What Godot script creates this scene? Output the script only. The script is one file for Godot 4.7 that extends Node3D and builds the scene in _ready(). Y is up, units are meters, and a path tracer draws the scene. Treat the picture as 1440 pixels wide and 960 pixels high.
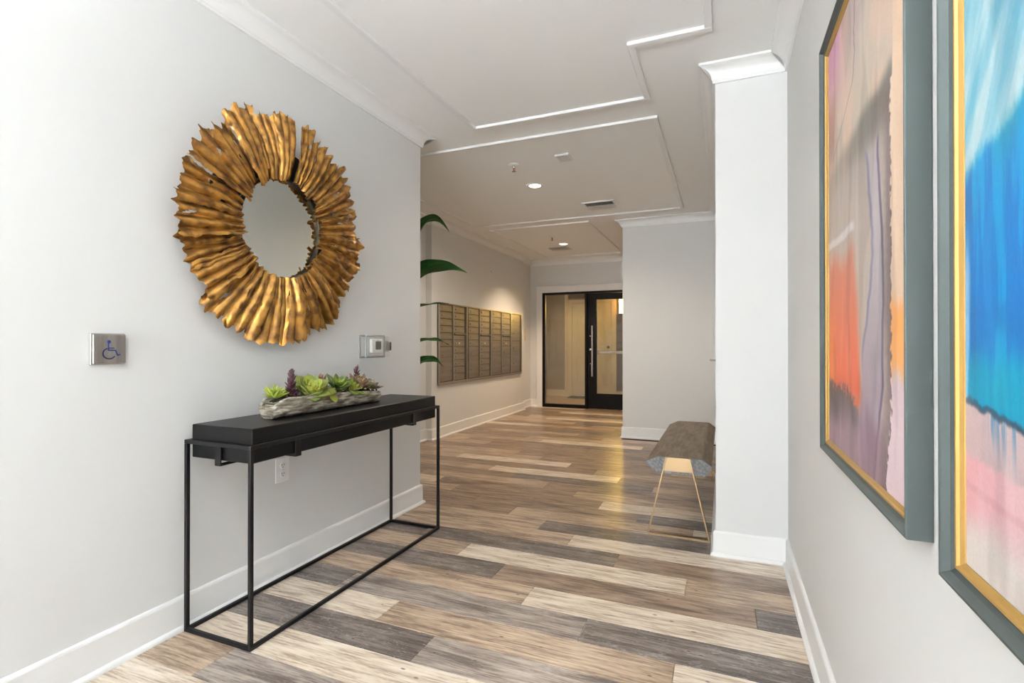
extends Node3D
# A flat-roofed apartment lobby: console table and gilt mirror on the left wall, paintings on the right wall, mail room and glazed inner door at the far end.

const CEIL := 2.775
const XL := -2.115      # face of the left wall
const XR := 0.325       # face of the right wall
const ZF := 4.0         # street front, behind the camera
const SKY_POWER := 2.3
const SUN_POWER := 58.0
const UNSEEN_UPLIGHT_POWER := 9.0
const LAMP_WARM := Color(1.0, 0.88, 0.75)

var M := {}
var rng := RandomNumberGenerator.new()


func _ready() -> void:
	rng.seed = 20240611
	# ---- camera, sky, exposure
	var cam := Camera3D.new()
	cam.name = "camera"
	cam.fov = rad_to_deg(2.0 * atan(480.0 / 720.0))
	cam.near = 0.02
	cam.position = Vector3(0, 1.2, 0)
	cam.rotation = Vector3(atan(3.0 / 720.0), atan(297.0 / 720.0), 0)
	add_child(cam)
	cam.current = true
	var sm := ProceduralSkyMaterial.new()
	sm.sky_top_color = Color(0.86, 0.91, 0.98)
	sm.sky_horizon_color = Color(0.97, 0.98, 0.99)
	sm.sky_curve = 0.2
	sm.ground_bottom_color = Color(0.62, 0.60, 0.57)
	sm.ground_horizon_color = Color(0.80, 0.79, 0.77)
	sm.sky_energy_multiplier = SKY_POWER
	sm.ground_energy_multiplier = SKY_POWER
	var sky := Sky.new()
	sky.sky_material = sm
	var env := Environment.new()
	env.background_mode = Environment.BG_SKY
	env.sky = sky
	env.tonemap_mode = Environment.TONE_MAPPER_LINEAR
	env.tonemap_exposure = 1.85
	env.sdfgi_enabled = true
	env.ssao_enabled = true
	env.ssil_enabled = true
	var we := WorldEnvironment.new()
	we.name = "world_environment"
	we.environment = env
	add_child(we)
	# high sun along the street: it lights the pavement and stays off the glass
	var sun := DirectionalLight3D.new()
	sun.name = "sun"
	sun.light_energy = SUN_POWER
	sun.light_color = Color(0.99, 0.987, 0.98)
	sun.light_angular_distance = 0.6
	sun.shadow_enabled = true
	sun.sky_mode = DirectionalLight3D.SKY_MODE_LIGHT_ONLY
	add_child(sun)
	sun.look_at_from_position(Vector3(6, 9, 4.3), Vector3(0, 0, 5.5))

	make_materials()
	build_shell()
	build_floor()
	build_trim()
	build_front()
	build_inner_door()
	build_vestibule()
	build_side_door()
	build_console()
	build_planter()
	build_mirror()
	build_paintings()
	build_wall_devices()
	build_mailboxes()
	build_palm()
	build_bench()
	build_ceiling_fixtures()
	build_unseen_uplighter()


# ------------------------------------------------------------------ tree helpers

func tag(o: Node, label: String, category := "", group := "", kind := "") -> void:
	if label: o.set_meta("label", label)
	if category: o.set_meta("category", category)
	if group: o.set_meta("group", group)
	if kind: o.set_meta("kind", kind)


func numbered(called: String, parent: Node) -> String:
	if not parent.has_node(called): return called
	var n := 1
	while parent.has_node("%s_%03d" % [called, n]): n += 1
	return "%s_%03d" % [called, n]


func thing(called: String, label: String, category: String, at := Vector3.ZERO, group := "", kind := "") -> Node3D:
	var o := Node3D.new()
	o.name = numbered(called, self)
	o.position = at
	add_child(o, true)
	tag(o, label, category, group, kind)
	return o


func sub(called: String, parent: Node, at := Vector3.ZERO) -> Node3D:
	var o := Node3D.new()
	o.name = numbered(called, parent)
	o.position = at
	parent.add_child(o, true)
	return o


func obj(called: String, mesh: Variant, material: Material, parent: Node = self, label := "") -> MeshInstance3D:
	var o := MeshInstance3D.new()
	o.name = numbered(called, parent)
	o.mesh = mesh.commit() if mesh is SurfaceTool else mesh
	o.material_override = material
	parent.add_child(o, true)
	if label: o.set_meta("label", label)
	return o


func structure(called: String, mesh: Variant, material: Material, label: String, category: String) -> MeshInstance3D:
	var o := obj(called, mesh, material)
	tag(o, label, category, "", "structure")
	return o


# ------------------------------------------------------------------ mesh helpers

func mb() -> SurfaceTool:
	var st := SurfaceTool.new()
	st.begin(Mesh.PRIMITIVE_TRIANGLES)
	return st


func vtx(st: SurfaceTool, p: Vector3, n: Vector3, uv := Vector2.ZERO) -> void:
	st.set_normal(n)
	st.set_uv(uv)
	st.add_vertex(p)


# a triangle that faces away from the point «inside»
func tri(st: SurfaceTool, a: Vector3, b: Vector3, c: Vector3, inside: Vector3) -> void:
	var n := (b - a).cross(c - a)
	if n.length_squared() < 1e-18: return
	n = n.normalized()
	if n.dot((a + b + c) / 3.0 - inside) < 0.0:
		vtx(st, a, -n); vtx(st, b, -n); vtx(st, c, -n)
	else:
		vtx(st, a, n); vtx(st, c, n); vtx(st, b, n)


func quad(st: SurfaceTool, a: Vector3, b: Vector3, c: Vector3, d: Vector3, inside: Vector3) -> void:
	tri(st, a, b, c, inside)
	tri(st, a, c, d, inside)


# a box with chamfered edges; each edge direction and corner gets its own facet
func box(st: SurfaceTool, c: Vector3, s: Vector3, bev := 0.0, bas := Basis()) -> void:
	var h := s * 0.5
	var b := minf(bev, minf(h.x, minf(h.y, h.z)) * 0.98)
	var P := {}
	for sx in [-1, 1]:
		for sy in [-1, 1]:
			for sz in [-1, 1]:
				var q := [Vector3(sx * h.x, sy * (h.y - b), sz * (h.z - b)), Vector3(sx * (h.x - b), sy * h.y, sz * (h.z - b)), Vector3(sx * (h.x - b), sy * (h.y - b), sz * h.z)]
				for k in 3: q[k] = c + bas * q[k]
				P[Vector3i(sx, sy, sz)] = q
				if b > 0.0: tri(st, q[0], q[1], q[2], c)
	for ax in 3:
		for s0 in [-1, 1]:
			var k := []
			for e in [[-1, -1], [1, -1], [1, 1], [-1, 1]]:
				var v := Vector3i()
				v[ax] = s0
				v[(ax + 1) % 3] = e[0]
				v[(ax + 2) % 3] = e[1]
				k.append(P[v][ax])
			quad(st, k[0], k[1], k[2], k[3], c)
			if b > 0.0:
				for s1 in [-1, 1]:
					var a1 := (ax + 1) % 3
					var v0 := Vector3i()
					v0[ax] = s0
					v0[a1] = s1
					v0[(ax + 2) % 3] = -1
					var v1 := v0
					v1[(ax + 2) % 3] = 1
					quad(st, P[v0][ax], P[v1][ax], P[v1][a1], P[v0][a1], c)


func span(st: SurfaceTool, lo: Vector3, hi: Vector3, bev := 0.0) -> void:
	box(st, (lo + hi) * 0.5, (hi - lo).abs(), bev)


func box_mesh(lo: Vector3, hi: Vector3, bev := 0.0) -> SurfaceTool:
	var st := mb()
	span(st, lo, hi, bev)
	return st


# a bar of rectangular section from a to b
func bar(st: SurfaceTool, a: Vector3, b: Vector3, w: float, t: float, up := Vector3.UP, bev := 0.0) -> void:
	var z := (b - a).normalized()
	var x := up.cross(z).normalized()
	var y := z.cross(x)
	box(st, (a + b) * 0.5, Vector3(w, t, a.distance_to(b)), bev, Basis(x, y, z))


# a smooth surface through a net of points
func net(rows: Array, wrap_u := false, wrap_v := false, flip := false, uvs := true) -> ArrayMesh:
	var nr := rows.size()
	var nc: int = rows[0].size()
	var pos := PackedVector3Array()
	var uv := PackedVector2Array()
	for i in nr:
		for j in nc:
			pos.append(rows[i][j])
			uv.append(Vector2(float(j) / maxf(1, nc - 1), float(i) / maxf(1, nr - 1)))
	var nor := PackedVector3Array()
	nor.resize(pos.size())
	var idx := PackedInt32Array()
	for i in (nr if wrap_v else nr - 1):
		for j in (nc if wrap_u else nc - 1):
			var a := i * nc + j
			var b := i * nc + (j + 1) % nc
			var c := ((i + 1) % nr) * nc + (j + 1) % nc
			var d := ((i + 1) % nr) * nc + j
			var t := [a, b, c, a, c, d] if flip else [a, c, b, a, d, c]
			for k in t: idx.append(k)
			var n := (pos[c] - pos[a]).cross(pos[d] - pos[b])
			if not flip: n = n
			else: n = -n
			for k in [a, b, c, d]: nor[k] += n
	for i in nor.size(): nor[i] = nor[i].normalized() if nor[i].length_squared() > 1e-20 else Vector3.UP
	var arr := []
	arr.resize(Mesh.ARRAY_MAX)
	arr[Mesh.ARRAY_VERTEX] = pos
	arr[Mesh.ARRAY_NORMAL] = nor
	if uvs: arr[Mesh.ARRAY_TEX_UV] = uv
	arr[Mesh.ARRAY_INDEX] = idx
	var m := ArrayMesh.new()
	m.add_surface_from_arrays(Mesh.PRIMITIVE_TRIANGLES, arr)
	return m


func add(st: SurfaceTool, m: Mesh, t := Transform3D()) -> void:
	var a := m.surface_get_arrays(0)
	var nb := t.basis.inverse().transposed()
	for k in a[Mesh.ARRAY_INDEX]:
		vtx(st, t * a[Mesh.ARRAY_VERTEX][k], (nb * a[Mesh.ARRAY_NORMAL][k]).normalized())


# a turned shape: profile of (radius, height) pairs round the axis «axis» through c; crisp edges where a point is doubled
func lathe(profile: Array, c := Vector3.ZERO, bas := Basis(), n := 24) -> ArrayMesh:
	var rows := []
	for p in profile:
		var row := []
		for k in n:
			var a := TAU * k / n
			row.append(c + bas * Vector3(p.x * cos(a), p.y, p.x * sin(a)))
		rows.append(row)
	return net(rows, true, false, true)


func tube(pts: Array, r: Array, n := 10) -> ArrayMesh:
	var rows := []
	var side := Vector3.ZERO
	for i in pts.size():
		var d: Vector3 = (pts[mini(i + 1, pts.size() - 1)] - pts[maxi(i - 1, 0)]).normalized()
		if side == Vector3.ZERO: side = d.cross(Vector3.RIGHT if absf(d.x) < 0.8 else Vector3.UP).normalized()
		side = (side - d * side.dot(d)).normalized()
		var up := d.cross(side)
		var row := []
		for k in n:
			var a := TAU * k / n
			row.append(pts[i] + (side * cos(a) + up * sin(a)) * r[mini(i, r.size() - 1)])
		rows.append(row)
	var first := []
	var last := []
	for k in n:
		first.append(pts[0])
		last.append(pts[-1])
	rows.push_front(first)
	rows.append(last)
	return net(rows, true, false, false)


# profile of (out, height) pairs swept between the mitred ends of one leg of a path; «turn» is which side of the path is the room
func leg_sweep(path: Array, i: int, profile: Array, turn: float) -> SurfaceTool:
	var st := mb()
	var ends := []
	for e in [i, i + 1]:
		var d0: Vector2 = (path[i + 1] - path[i]).normalized()
		var n0 := Vector2(-d0.y, d0.x) * turn
		var m := n0
		var o: int = e - 1 if e == i else e + 1
		if o >= 0 and o < path.size():
			var d1: Vector2 = (path[e] - path[o]).normalized() if e == i else (path[o] - path[e]).normalized()
			var n1 := Vector2(-d1.y, d1.x) * turn
			m = (n0 + n1) / (1.0 + n0.dot(n1))
		var ring := []
		for p in profile:
			var q: Vector2 = path[e] + m * p.x
			ring.append(Vector3(q.x, p.y, q.y))
		ends.append(ring)
	var c := Vector3.ZERO
	for r in ends:
		for p in r: c += p
	c /= 2.0 * profile.size()
	for k in profile.size():
		var k2 := (k + 1) % profile.size()
		var a: Vector3 = ends[0][k]
		var b: Vector3 = ends[1][k]
		var c1: Vector3 = ends[1][k2]
		var d: Vector3 = ends[0][k2]
		# outward of the profile loop
		var e2: Vector2 = profile[k2] - profile[k]
		var on := Vector2(e2.y, -e2.x)
		var dir: Vector2 = (path[i + 1] - path[i]).normalized()
		var nn := Vector2(-dir.y, dir.x) * turn
		var out3 := Vector3(nn.x * on.x, on.y, nn.y * on.x)
		quad(st, a, b, c1, d, (a + b + c1 + d) / 4.0 - out3.normalized() * 0.001)
	for e in 2:
		var far: Vector3 = ends[1 - e][0]
		for k in range(1, profile.size() - 1):
			tri(st, ends[e][0], ends[e][k], ends[e][k + 1], Vector3(far.x, ends[e][k].y, far.z))
	return st


# ------------------------------------------------------------------ materials

func mat(c: Color, rough := 0.6, metal := 0.0, spec := 0.5) -> StandardMaterial3D:
	var m := StandardMaterial3D.new()
	m.albedo_color = c
	m.roughness = rough
	m.metallic = metal
	m.metallic_specular = spec
	return m


func rgb(r: float, g: float, b: float) -> Color:
	return Color(r / 255.0, g / 255.0, b / 255.0)


func noise(seed_: int, freq: float, oct := 3, type := FastNoiseLite.TYPE_SIMPLEX_SMOOTH) -> FastNoiseLite:
	var n := FastNoiseLite.new()
	n.seed = seed_
	n.frequency = freq
	n.noise_type = type
	n.fractal_octaves = oct
	return n


func picture(w: int, h: int, data: PackedByteArray, srgb := true) -> ImageTexture:
	var im := Image.create_from_data(w, h, false, Image.FORMAT_RGB8, data)
	return ImageTexture.create_from_image(im)


func noise_map(seed_: int, freq: float, ramp: Array, oct := 4, size := 512, stretch := Vector2i(1, 1)) -> Texture2D:
	var n := noise(seed_, freq, oct)
	var im := n.get_seamless_image(size / stretch.x, size / stretch.y)
	im.resize(size, size, Image.INTERPOLATE_CUBIC)
	var src := im.get_data()
	var px := PackedByteArray()
	px.resize(size * size * 3)
	var table := []
	for i in 256:
		var t := i / 255.0
		var c: Color = ramp[-1][1]
		for k in range(1, ramp.size()):
			if t <= ramp[k][0]:
				c = ramp[k - 1][1].lerp(ramp[k][1], clampf((t - ramp[k - 1][0]) / maxf(1e-4, ramp[k][0] - ramp[k - 1][0]), 0, 1))
				break
		table.append(c)
	for i in size * size:
		var c: Color = table[src[i]]
		px[i * 3] = int(c.r * 255.0)
		px[i * 3 + 1] = int(c.g * 255.0)
		px[i * 3 + 2] = int(c.b * 255.0)
	return picture(size, size, px)


func bumps(seed_: int, freq: float, strength: float, oct := 4, size := 512, stretch := Vector2i(1, 1)) -> Texture2D:
	var im := noise(seed_, freq, oct).get_seamless_image(size / stretch.x, size / stretch.y)
	im.resize(size, size, Image.INTERPOLATE_CUBIC)
	im.convert(Image.FORMAT_RGBA8)
	im.bump_map_to_normal_map(strength)
	return ImageTexture.create_from_image(im)


# wood grain along u, seamless along u; lime is how much pale flecking the boards carry
func wood(seed_: int, dark: Color, mid: Color, light: Color, lime: float, w := 768, h := 128) -> ImageTexture:
	var n1 := noise(seed_, 1.0, 3)
	var n2 := noise(seed_ + 1, 1.0, 2)
	var px := PackedByteArray()
	px.resize(w * h * 3)
	var knots := []
	var r := RandomNumberGenerator.new()
	r.seed = seed_
	for k in 3: knots.append(Vector3(r.randf(), r.randf_range(0.15, 0.85), r.randf_range(0.5, 1.0)))
	for x in w:
		var a := TAU * x / w
		var cx := cos(a)
		var cy := sin(a)
		for y in h:
			var v := float(y) / h
			var bend := n2.get_noise_3d(cx * 0.35, cy * 0.35, v * 0.9) * 0.07
			var kn := 0.0
			for k in knots:
				var du: float = absf(x / float(w) - k.x)
				du = minf(du, 1.0 - du) * 6.6
				var dv: float = v - k.y
				var d := sqrt(du * du * 5.0 + dv * dv * 26.0)
				bend += dv * 0.12 * exp(-d * d * 2.5)
				kn = maxf(kn, (1.0 - smoothstep(0.04, 0.16 * k.z, d)) * 0.85)
			var vv := v + bend
			var broad := n1.get_noise_3d(cx * 0.55, cy * 0.55, vv * 3.4)
			var streak := n1.get_noise_3d(cx * 0.9 + 9.0, cy * 0.9, vv * 15.0)
			var fine := n2.get_noise_3d(cx * 4.5, cy * 4.5 + 4.0, vv * 60.0)
			var t := broad * 0.85 + streak * 0.85 + fine * 0.46
			var c := mid.lerp(light, clampf(t * 1.5, 0, 1)) if t > 0.0 else mid.lerp(dark, clampf(-t * 1.6, 0, 1))
			if lime > 0.0:
				var f := n2.get_noise_3d(cx * 8.0 + 3.0, cy * 8.0, vv * 46.0 + 7.0) + n1.get_noise_3d(cx * 2.0, cy * 2.0 + 6.0, v * 3.0) * 0.8
				c = c.lerp(Color(0.72, 0.70, 0.68), lime * smoothstep(0.34, 0.6, f))
			c = c.lerp(dark.darkened(0.45), kn)
			var i := (y * w + x) * 3
			px[i] = int(clampf(c.r, 0, 1) * 255.0)
			px[i + 1] = int(clampf(c.g, 0, 1) * 255.0)
			px[i + 2] = int(clampf(c.b, 0, 1) * 255.0)
	return picture(w, h, px)


func tri_planar(m: StandardMaterial3D, scale: Vector3, world := false) -> StandardMaterial3D:
	m.uv1_triplanar = true
	m.uv1_world_triplanar = world
	m.uv1_scale = scale
	m.uv1_triplanar_sharpness = 4.0
	return m


func make_materials() -> void:
	M.paint = mat(rgb(221, 221, 219), 0.72, 0.0, 0.35)
	M.ceiling = mat(rgb(244, 244, 242), 0.85, 0.0, 0.3)
	M.trim = mat(rgb(238, 238, 236), 0.42, 0.0, 0.5)
	M.tan_paint = mat(rgb(150, 130, 92), 0.75, 0.0, 0.35)
	M.cream = mat(rgb(226, 212, 182), 0.45)
	M.black_metal = mat(rgb(14, 14, 16), 0.42, 0.0, 0.4)
	M.black_frame = mat(rgb(12, 11, 11), 0.5, 0.0, 0.3)
	M.black_wood = mat(Color.WHITE, 0.40, 0.0, 0.35)
	M.black_wood.albedo_texture = noise_map(11, 0.02, [[0.0, rgb(9, 9, 10)], [0.6, rgb(14, 14, 15)], [1.0, rgb(22, 21, 21)]], 4, 256, Vector2i(8, 1))
	tri_planar(M.black_wood, Vector3(2, 2, 2))
	M.steel = mat(rgb(178, 174, 168), 0.32, 1.0)
	M.chrome = mat(rgb(205, 204, 200), 0.15, 1.0)
	M.champagne = mat(rgb(158, 134, 102), 0.36, 1.0)
	M.white_plastic = mat(rgb(238, 238, 236), 0.35)
	M.dark = mat(rgb(22, 22, 22), 0.6)
	M.glass = mat(Color(0.93, 0.96, 0.95, 0.06), 0.0)
	M.glass.transparency = BaseMaterial3D.TRANSPARENCY_ALPHA
	M.mirror = mat(rgb(228, 233, 231), 0.01, 1.0)


# ------------------------------------------------------------------ the shell

func build_shell() -> void:
	var p: Material = M.paint
	structure("wall_left", box_mesh(Vector3(-3.7, 0, -3.31), Vector3(XL, CEIL, ZF)), p, "pale grey wall behind the console table", "wall")
	structure("wall_right", box_mesh(Vector3(XR, 0, -3.145), Vector3(0.5, CEIL, ZF)), p, "pale grey wall the two paintings hang on", "wall")
	structure("wall_corner", box_mesh(Vector3(-0.04, 0, -6.6), Vector3(0.5, CEIL, -3.145)), p, "bright white wall end facing the entrance beside the bench", "wall")
	structure("wall_middle", box_mesh(Vector3(-1.19, 0, -9.4), Vector3(0.5, CEIL, -6.6)), p, "grey wall facing the entrance behind the bench", "wall")
	structure("wall_mailbox", box_mesh(Vector3(-3.7, 0, -8.67), Vector3(-3.35, CEIL, -5.5)), p, "warm grey wall the mailboxes are set into", "wall")
	var st := mb()
	span(st, Vector3(-3.7, 0, -5.5), Vector3(-3.43, CEIL, -3.31))
	span(st, Vector3(-3.7, 0, -9.4), Vector3(-3.43, CEIL, -8.67))
	structure("wall_niche", st, p, "set-back grey wall at both ends of the mailbox wall", "wall")
	st = mb()
	span(st, Vector3(-3.43, 0, -9.4), Vector3(-3.19, CEIL, -9.25))
	span(st, Vector3(-3.19, 2.19, -9.4), Vector3(-1.28, CEIL, -9.25))
	span(st, Vector3(-1.28, 0, -9.4), Vector3(-1.19, CEIL, -9.25))
	structure("wall_back", st, p, "dim grey far wall around the glazed black door", "wall")
	structure("ceiling", box_mesh(Vector3(-3.9, CEIL, -9.4), Vector3(0.5, CEIL + 0.2, ZF)), M.ceiling, "flat white lobby ceiling", "ceiling")


func plank_material(kind: String, v: int) -> StandardMaterial3D:
	var ramps := {
		"L": [rgb(168, 148, 128), rgb(216, 200, 179), rgb(234, 222, 206), 0.0],
		"M": [rgb(124, 104, 87), rgb(178, 155, 132), rgb(206, 186, 163), 0.0],
		"B": [rgb(94, 77, 65), rgb(142, 120, 102), rgb(172, 150, 129), 0.1],
		"G": [rgb(98, 87, 80), rgb(148, 136, 127), rgb(180, 168, 156), 0.3],
		"D": [rgb(74, 65, 60), rgb(112, 102, 95), rgb(144, 133, 125), 0.6]}
	var key := kind + str(v)
	if not M.has(key):
		var r: Array = ramps[kind]
		var m := mat(Color.WHITE, 0.31, 0.0, 0.5)
		m.albedo_texture = wood(100 + key.hash() % 997, r[0], r[1], r[2], r[3])
		M[key] = m
	return M[key]


func plank(lo: Vector2, hi: Vector2, y: float, u0: float, flip: bool) -> SurfaceTool:
	var st := mb()
	var b := 0.0016
	var yb := y - 0.0016
	var in0 := [Vector3(lo.x + b, y, lo.y + b), Vector3(hi.x - b, y, lo.y + b), Vector3(hi.x - b, y, hi.y - b), Vector3(lo.x + b, y, hi.y - b)]
	var ou := [Vector3(lo.x, yb, lo.y), Vector3(hi.x, yb, lo.y), Vector3(hi.x, yb, hi.y), Vector3(lo.x, yb, hi.y)]
	var uv := func(p: Vector3) -> Vector2:
		var v := (p.z - lo.y) / 0.1855
		return Vector2(u0 + (p.x - lo.x) / 1.3, 1.0 - v if flip else v)
	var put := func(t: Array, n: Vector3) -> void:
		for p in t: vtx(st, p, n, uv.call(p))
	put.call([in0[0], in0[1], in0[2], in0[0], in0[2], in0[3]], Vector3.UP)
	for k in 4:
		var k2 := (k + 1) % 4
		var mid: Vector3 = (ou[k] + ou[k2]) * 0.5 - (ou[0] + ou[2]) * 0.5
		var n := Vector3(signf(mid.x) if k % 2 else 0.0, 1, 0.0 if k % 2 else signf(mid.z)).normalized()
		put.call([ou[k], ou[k2], in0[k2], ou[k], in0[k2], in0[k]], n)
		var d := Vector3(0, -0.008, 0)
		put.call([ou[k] + d, ou[k2] + d, ou[k2], ou[k] + d, ou[k2], ou[k]], Vector3(n.x, 0, n.z).normalized())
	return st


func build_floor() -> void:
	var f := thing("floor", "wood plank floor in mixed grey, tan and beige boards", "floor", Vector3.ZERO, "", "structure")
	obj("subfloor", box_mesh(Vector3(-3.9, -0.2, -9.4), Vector3(0.5, -0.009, ZF)), mat(rgb(34, 28, 24), 0.9), f)
	var pitch := 0.1855
	var length := 1.229
	# board tones from left to right; far courses browned to carry the dim light
	var course_tones := {-3: "LLM", -2: "MGG", -1: "LL", 0: "DGG", 1: "LML", 2: "DGD", 3: "ML", 4: "DBD", 5: "MLM", 6: "DDB", 7: "ML", 8: "MDD", 9: "BBML", 10: "MBBD", 11: "BMBL", 12: "LBMB", 13: "BMBB", 14: "MBDM", 15: "BMLB", 16: "BBMB"}
	var joints := [-1.10, -1.40, -1.77, -2.083]   # board ends by course, stepping a quarter board each time
	var tones := "MBBMBBLBMBDB"  # mostly browns, so the dimness of the far floor sits in the colour
	var pick := 0
	for r in range(-31, 42):
		var z1 := -1.645 - pitch * r
		var z0 := z1 - pitch
		if z1 > ZF: z1 = ZF
		if z1 < -9.25: continue
		z0 = maxf(z0, -9.3)
		var xa := XL if z1 > -3.25 else -3.43
		var xb := XR if z0 > -3.16 else (-0.04 if z0 > -6.61 else -1.19)
		var x: float = joints[posmod(r, 4)] - length * 3.0 + rng.randf_range(-0.012, 0.012)
		var col := 0
		while x < xb:
			var lo := maxf(x, xa)
			var hi := minf(x + length, xb)
			if hi - lo > 0.06:
				var tone := tones[pick % tones.length()]
				if course_tones.has(r): tone = course_tones[r][mini(col, course_tones[r].length() - 1)]
				pick += 1 + rng.randi() % 3
				var o := obj("plank", plank(Vector2(lo + 0.0004, z0 + 0.0004), Vector2(hi - 0.0004, z1 - 0.0004), rng.randf_range(-0.0003, 0.0), rng.randf(), rng.randf() < 0.5), plank_material(tone, rng.randi() % 2), f)
				o.set_meta("kind", "thing")
				o.remove_meta("kind")
				col += 1
			x += length


func crown_profile() -> Array:
	var p := [Vector2(-0.002, CEIL - 0.092), Vector2(0.012, CEIL - 0.092), Vector2(0.014, CEIL - 0.082), Vector2(0.018, CEIL - 0.078)]
	for k in 9:
		var a := k / 8.0 * PI / 2.0
		p.append(Vector2(0.018 + 0.056 * (1.0 - cos(a)), CEIL - 0.078 + 0.062 * sin(a)))
	p.append(Vector2(0.079, CEIL - 0.014))
	p.append(Vector2(0.086, CEIL - 0.012))
	p.append(Vector2(0.086, CEIL + 0.001))
	p.append(Vector2(-0.002, CEIL + 0.001))
	return p


func base_profile() -> Array:
	return [Vector2(-0.002, -0.002), Vector2(0.030, -0.002), Vector2(0.030, 0.007), Vector2(0.028, 0.013), Vector2(0.023, 0.018), Vector2(0.015, 0.020), Vector2(0.014, 0.128), Vector2(0.011, 0.136), Vector2(0.006, 0.140), Vector2(-0.002, 0.140)]


func build_trim() -> void:
	# the lobby outline from the front left corner round to the front right, room on the right-hand side of the walk
	var V := func(x: float, z: float) -> Vector2: return Vector2(x, z)
	var loop := [V.call(XL, ZF), V.call(XL, -3.31), V.call(-3.43, -3.31), V.call(-3.43, -5.5), V.call(-3.35, -5.5), V.call(-3.35, -8.67), V.call(-3.43, -8.67), V.call(-3.43, -9.25), V.call(-1.19, -9.25), V.call(-1.19, -6.6), V.call(-0.04, -6.6), V.call(-0.04, -3.145), V.call(XR, -3.145), V.call(XR, ZF)]
	var where := ["left", "passage", "niche", "return", "mailbox", "recess", "corner", "back", "hall", "middle", "side", "front", "right"]
	var says := ["along the left wall above the mirror", "round the back of the left wall", "above the plant niche", "on the short return by the plant", "along the wall above the mailboxes", "on the short return past the mailboxes", "in the far left corner", "above the glazed black door", "along the hidden hall wall by the black door", "across the grey wall behind the bench", "along the side wall above the bench", "across the bright wall end by the paintings", "along the right wall above the paintings"]
	for i in 13:
		structure("trim_%d" % (i + 1), leg_sweep(loop, i, crown_profile(), 1.0), M.trim, "white cove crown moulding " + says[i], "crown moulding")
	for i in 13:
		var path := loop.duplicate()
		var k := i
		if i == 7:
			path = [V.call(-3.43, -8.67), V.call(-3.43, -9.25), V.call(-3.275, -9.25)]
			k = 1
		if i == 10:   # stops at the side door
			path = [V.call(-1.19, -6.6), V.call(-0.04, -6.6), V.call(-0.04, -6.25)]
			k = 1
			structure("baseboard_bench", leg_sweep([V.call(-0.04, -5.05), V.call(-0.04, -3.145), V.call(XR, -3.145)], 0, base_profile(), 1.0), M.trim, "white baseboard along the side wall behind the bench legs", "baseboard")
		structure("baseboard_" + where[i], leg_sweep(path, k, base_profile(), 1.0), M.trim, "white baseboard at the floor " + says[i].replace("above the mirror", "under the console table").replace("above ", "below ").replace("across ", "along "), "baseboard")
	# flat ceiling mouldings
	var panel := func(n: int, pts: Array, closed: bool, label: String) -> void:
		var t := thing("trim_%d" % n, label, "ceiling moulding", Vector3.ZERO, "", "structure")
		var m := pts.size() if closed else pts.size() - 1
		for i in m:
			var a: Vector2 = pts[i]
			var b: Vector2 = pts[(i + 1) % pts.size()]
			var along := absf(a.x - b.x) > absf(a.y - b.y)
			var lo := Vector3(minf(a.x, b.x), CEIL - 0.019, minf(a.y, b.y))
			var hi := Vector3(maxf(a.x, b.x), CEIL + 0.001, maxf(a.y, b.y))
			if along:
				lo.z -= 0.019; hi.z += 0.019; lo.x -= 0.019; hi.x += 0.019
			else:
				lo.x -= 0.019; hi.x += 0.019; lo.z += 0.019; hi.z -= 0.019
			obj("strip", box_mesh(lo, hi, 0.003), M.trim, t)
	panel.call(14, [V.call(-1.675, ZF - 0.2), V.call(-1.675, -3.345), V.call(-0.445, -3.345), V.call(-0.445, -2.715), V.call(-0.065, -2.715), V.call(-0.065, ZF - 0.2)], true, "stepped white moulding on the ceiling nearest the entrance")
	panel.call(15, [V.call(-3.06, -3.655), V.call(-0.435, -3.655), V.call(-0.435, -6.2), V.call(-3.06, -6.2)], true, "rectangular white moulding around the middle ceiling panel with the square speaker")
	panel.call(16, [V.call(-2.97, -6.45), V.call(-1.61, -6.45), V.call(-1.61, -8.84), V.call(-2.97, -8.84)], true, "rectangular white moulding around the far ceiling panel by the black door")


func build_front() -> void:
	# unseen glazed street front behind the camera, placed to let daylight in
	var w := thing("window_1", "unseen black framed glass street front, placed to light the lobby", "window", Vector3.ZERO, "", "structure")
	for x in [XL + 0.03, -1.32, -0.47, XR - 0.03]:
		obj("mullion", box_mesh(Vector3(x - 0.03, 0, ZF - 0.08), Vector3(x + 0.03, 2.6, ZF + 0.02), 0.002), M.black_frame, w)
	obj("head_rail", box_mesh(Vector3(XL, 2.55, ZF - 0.079), Vector3(XR, 2.62, ZF + 0.019), 0.002), M.black_frame, w)
	obj("sill_rail", box_mesh(Vector3(XL, 0.001, ZF - 0.079), Vector3(XR, 0.09, ZF + 0.019), 0.002), M.black_frame, w)
	for e in [[XL + 0.06, -1.35], [-1.29, -0.50], [-0.44, XR - 0.06]]:
		obj("pane", box_mesh(Vector3(e[0], 0.09, ZF - 0.035), Vector3(e[1], 2.55, ZF - 0.027)), M.glass, w)
	structure("wall_front", box_mesh(Vector3(-3.7, 2.62, ZF - 0.06), Vector3(0.5, CEIL + 0.2, ZF + 0.14)), M.paint, "strip of wall over the glass street front", "wall")
	structure("pavement", box_mesh(Vector3(-16, -0.3, ZF + 0.03), Vector3(14, -0.03, 60)), mat(rgb(199, 201, 203), 0.9), "unseen pale concrete pavement outside the street front, placed to throw light on the ceiling", "pavement")  # out of view; paleness and length chosen to bounce daylight to the ceiling


# ------------------------------------------------------------------ doors

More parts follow.
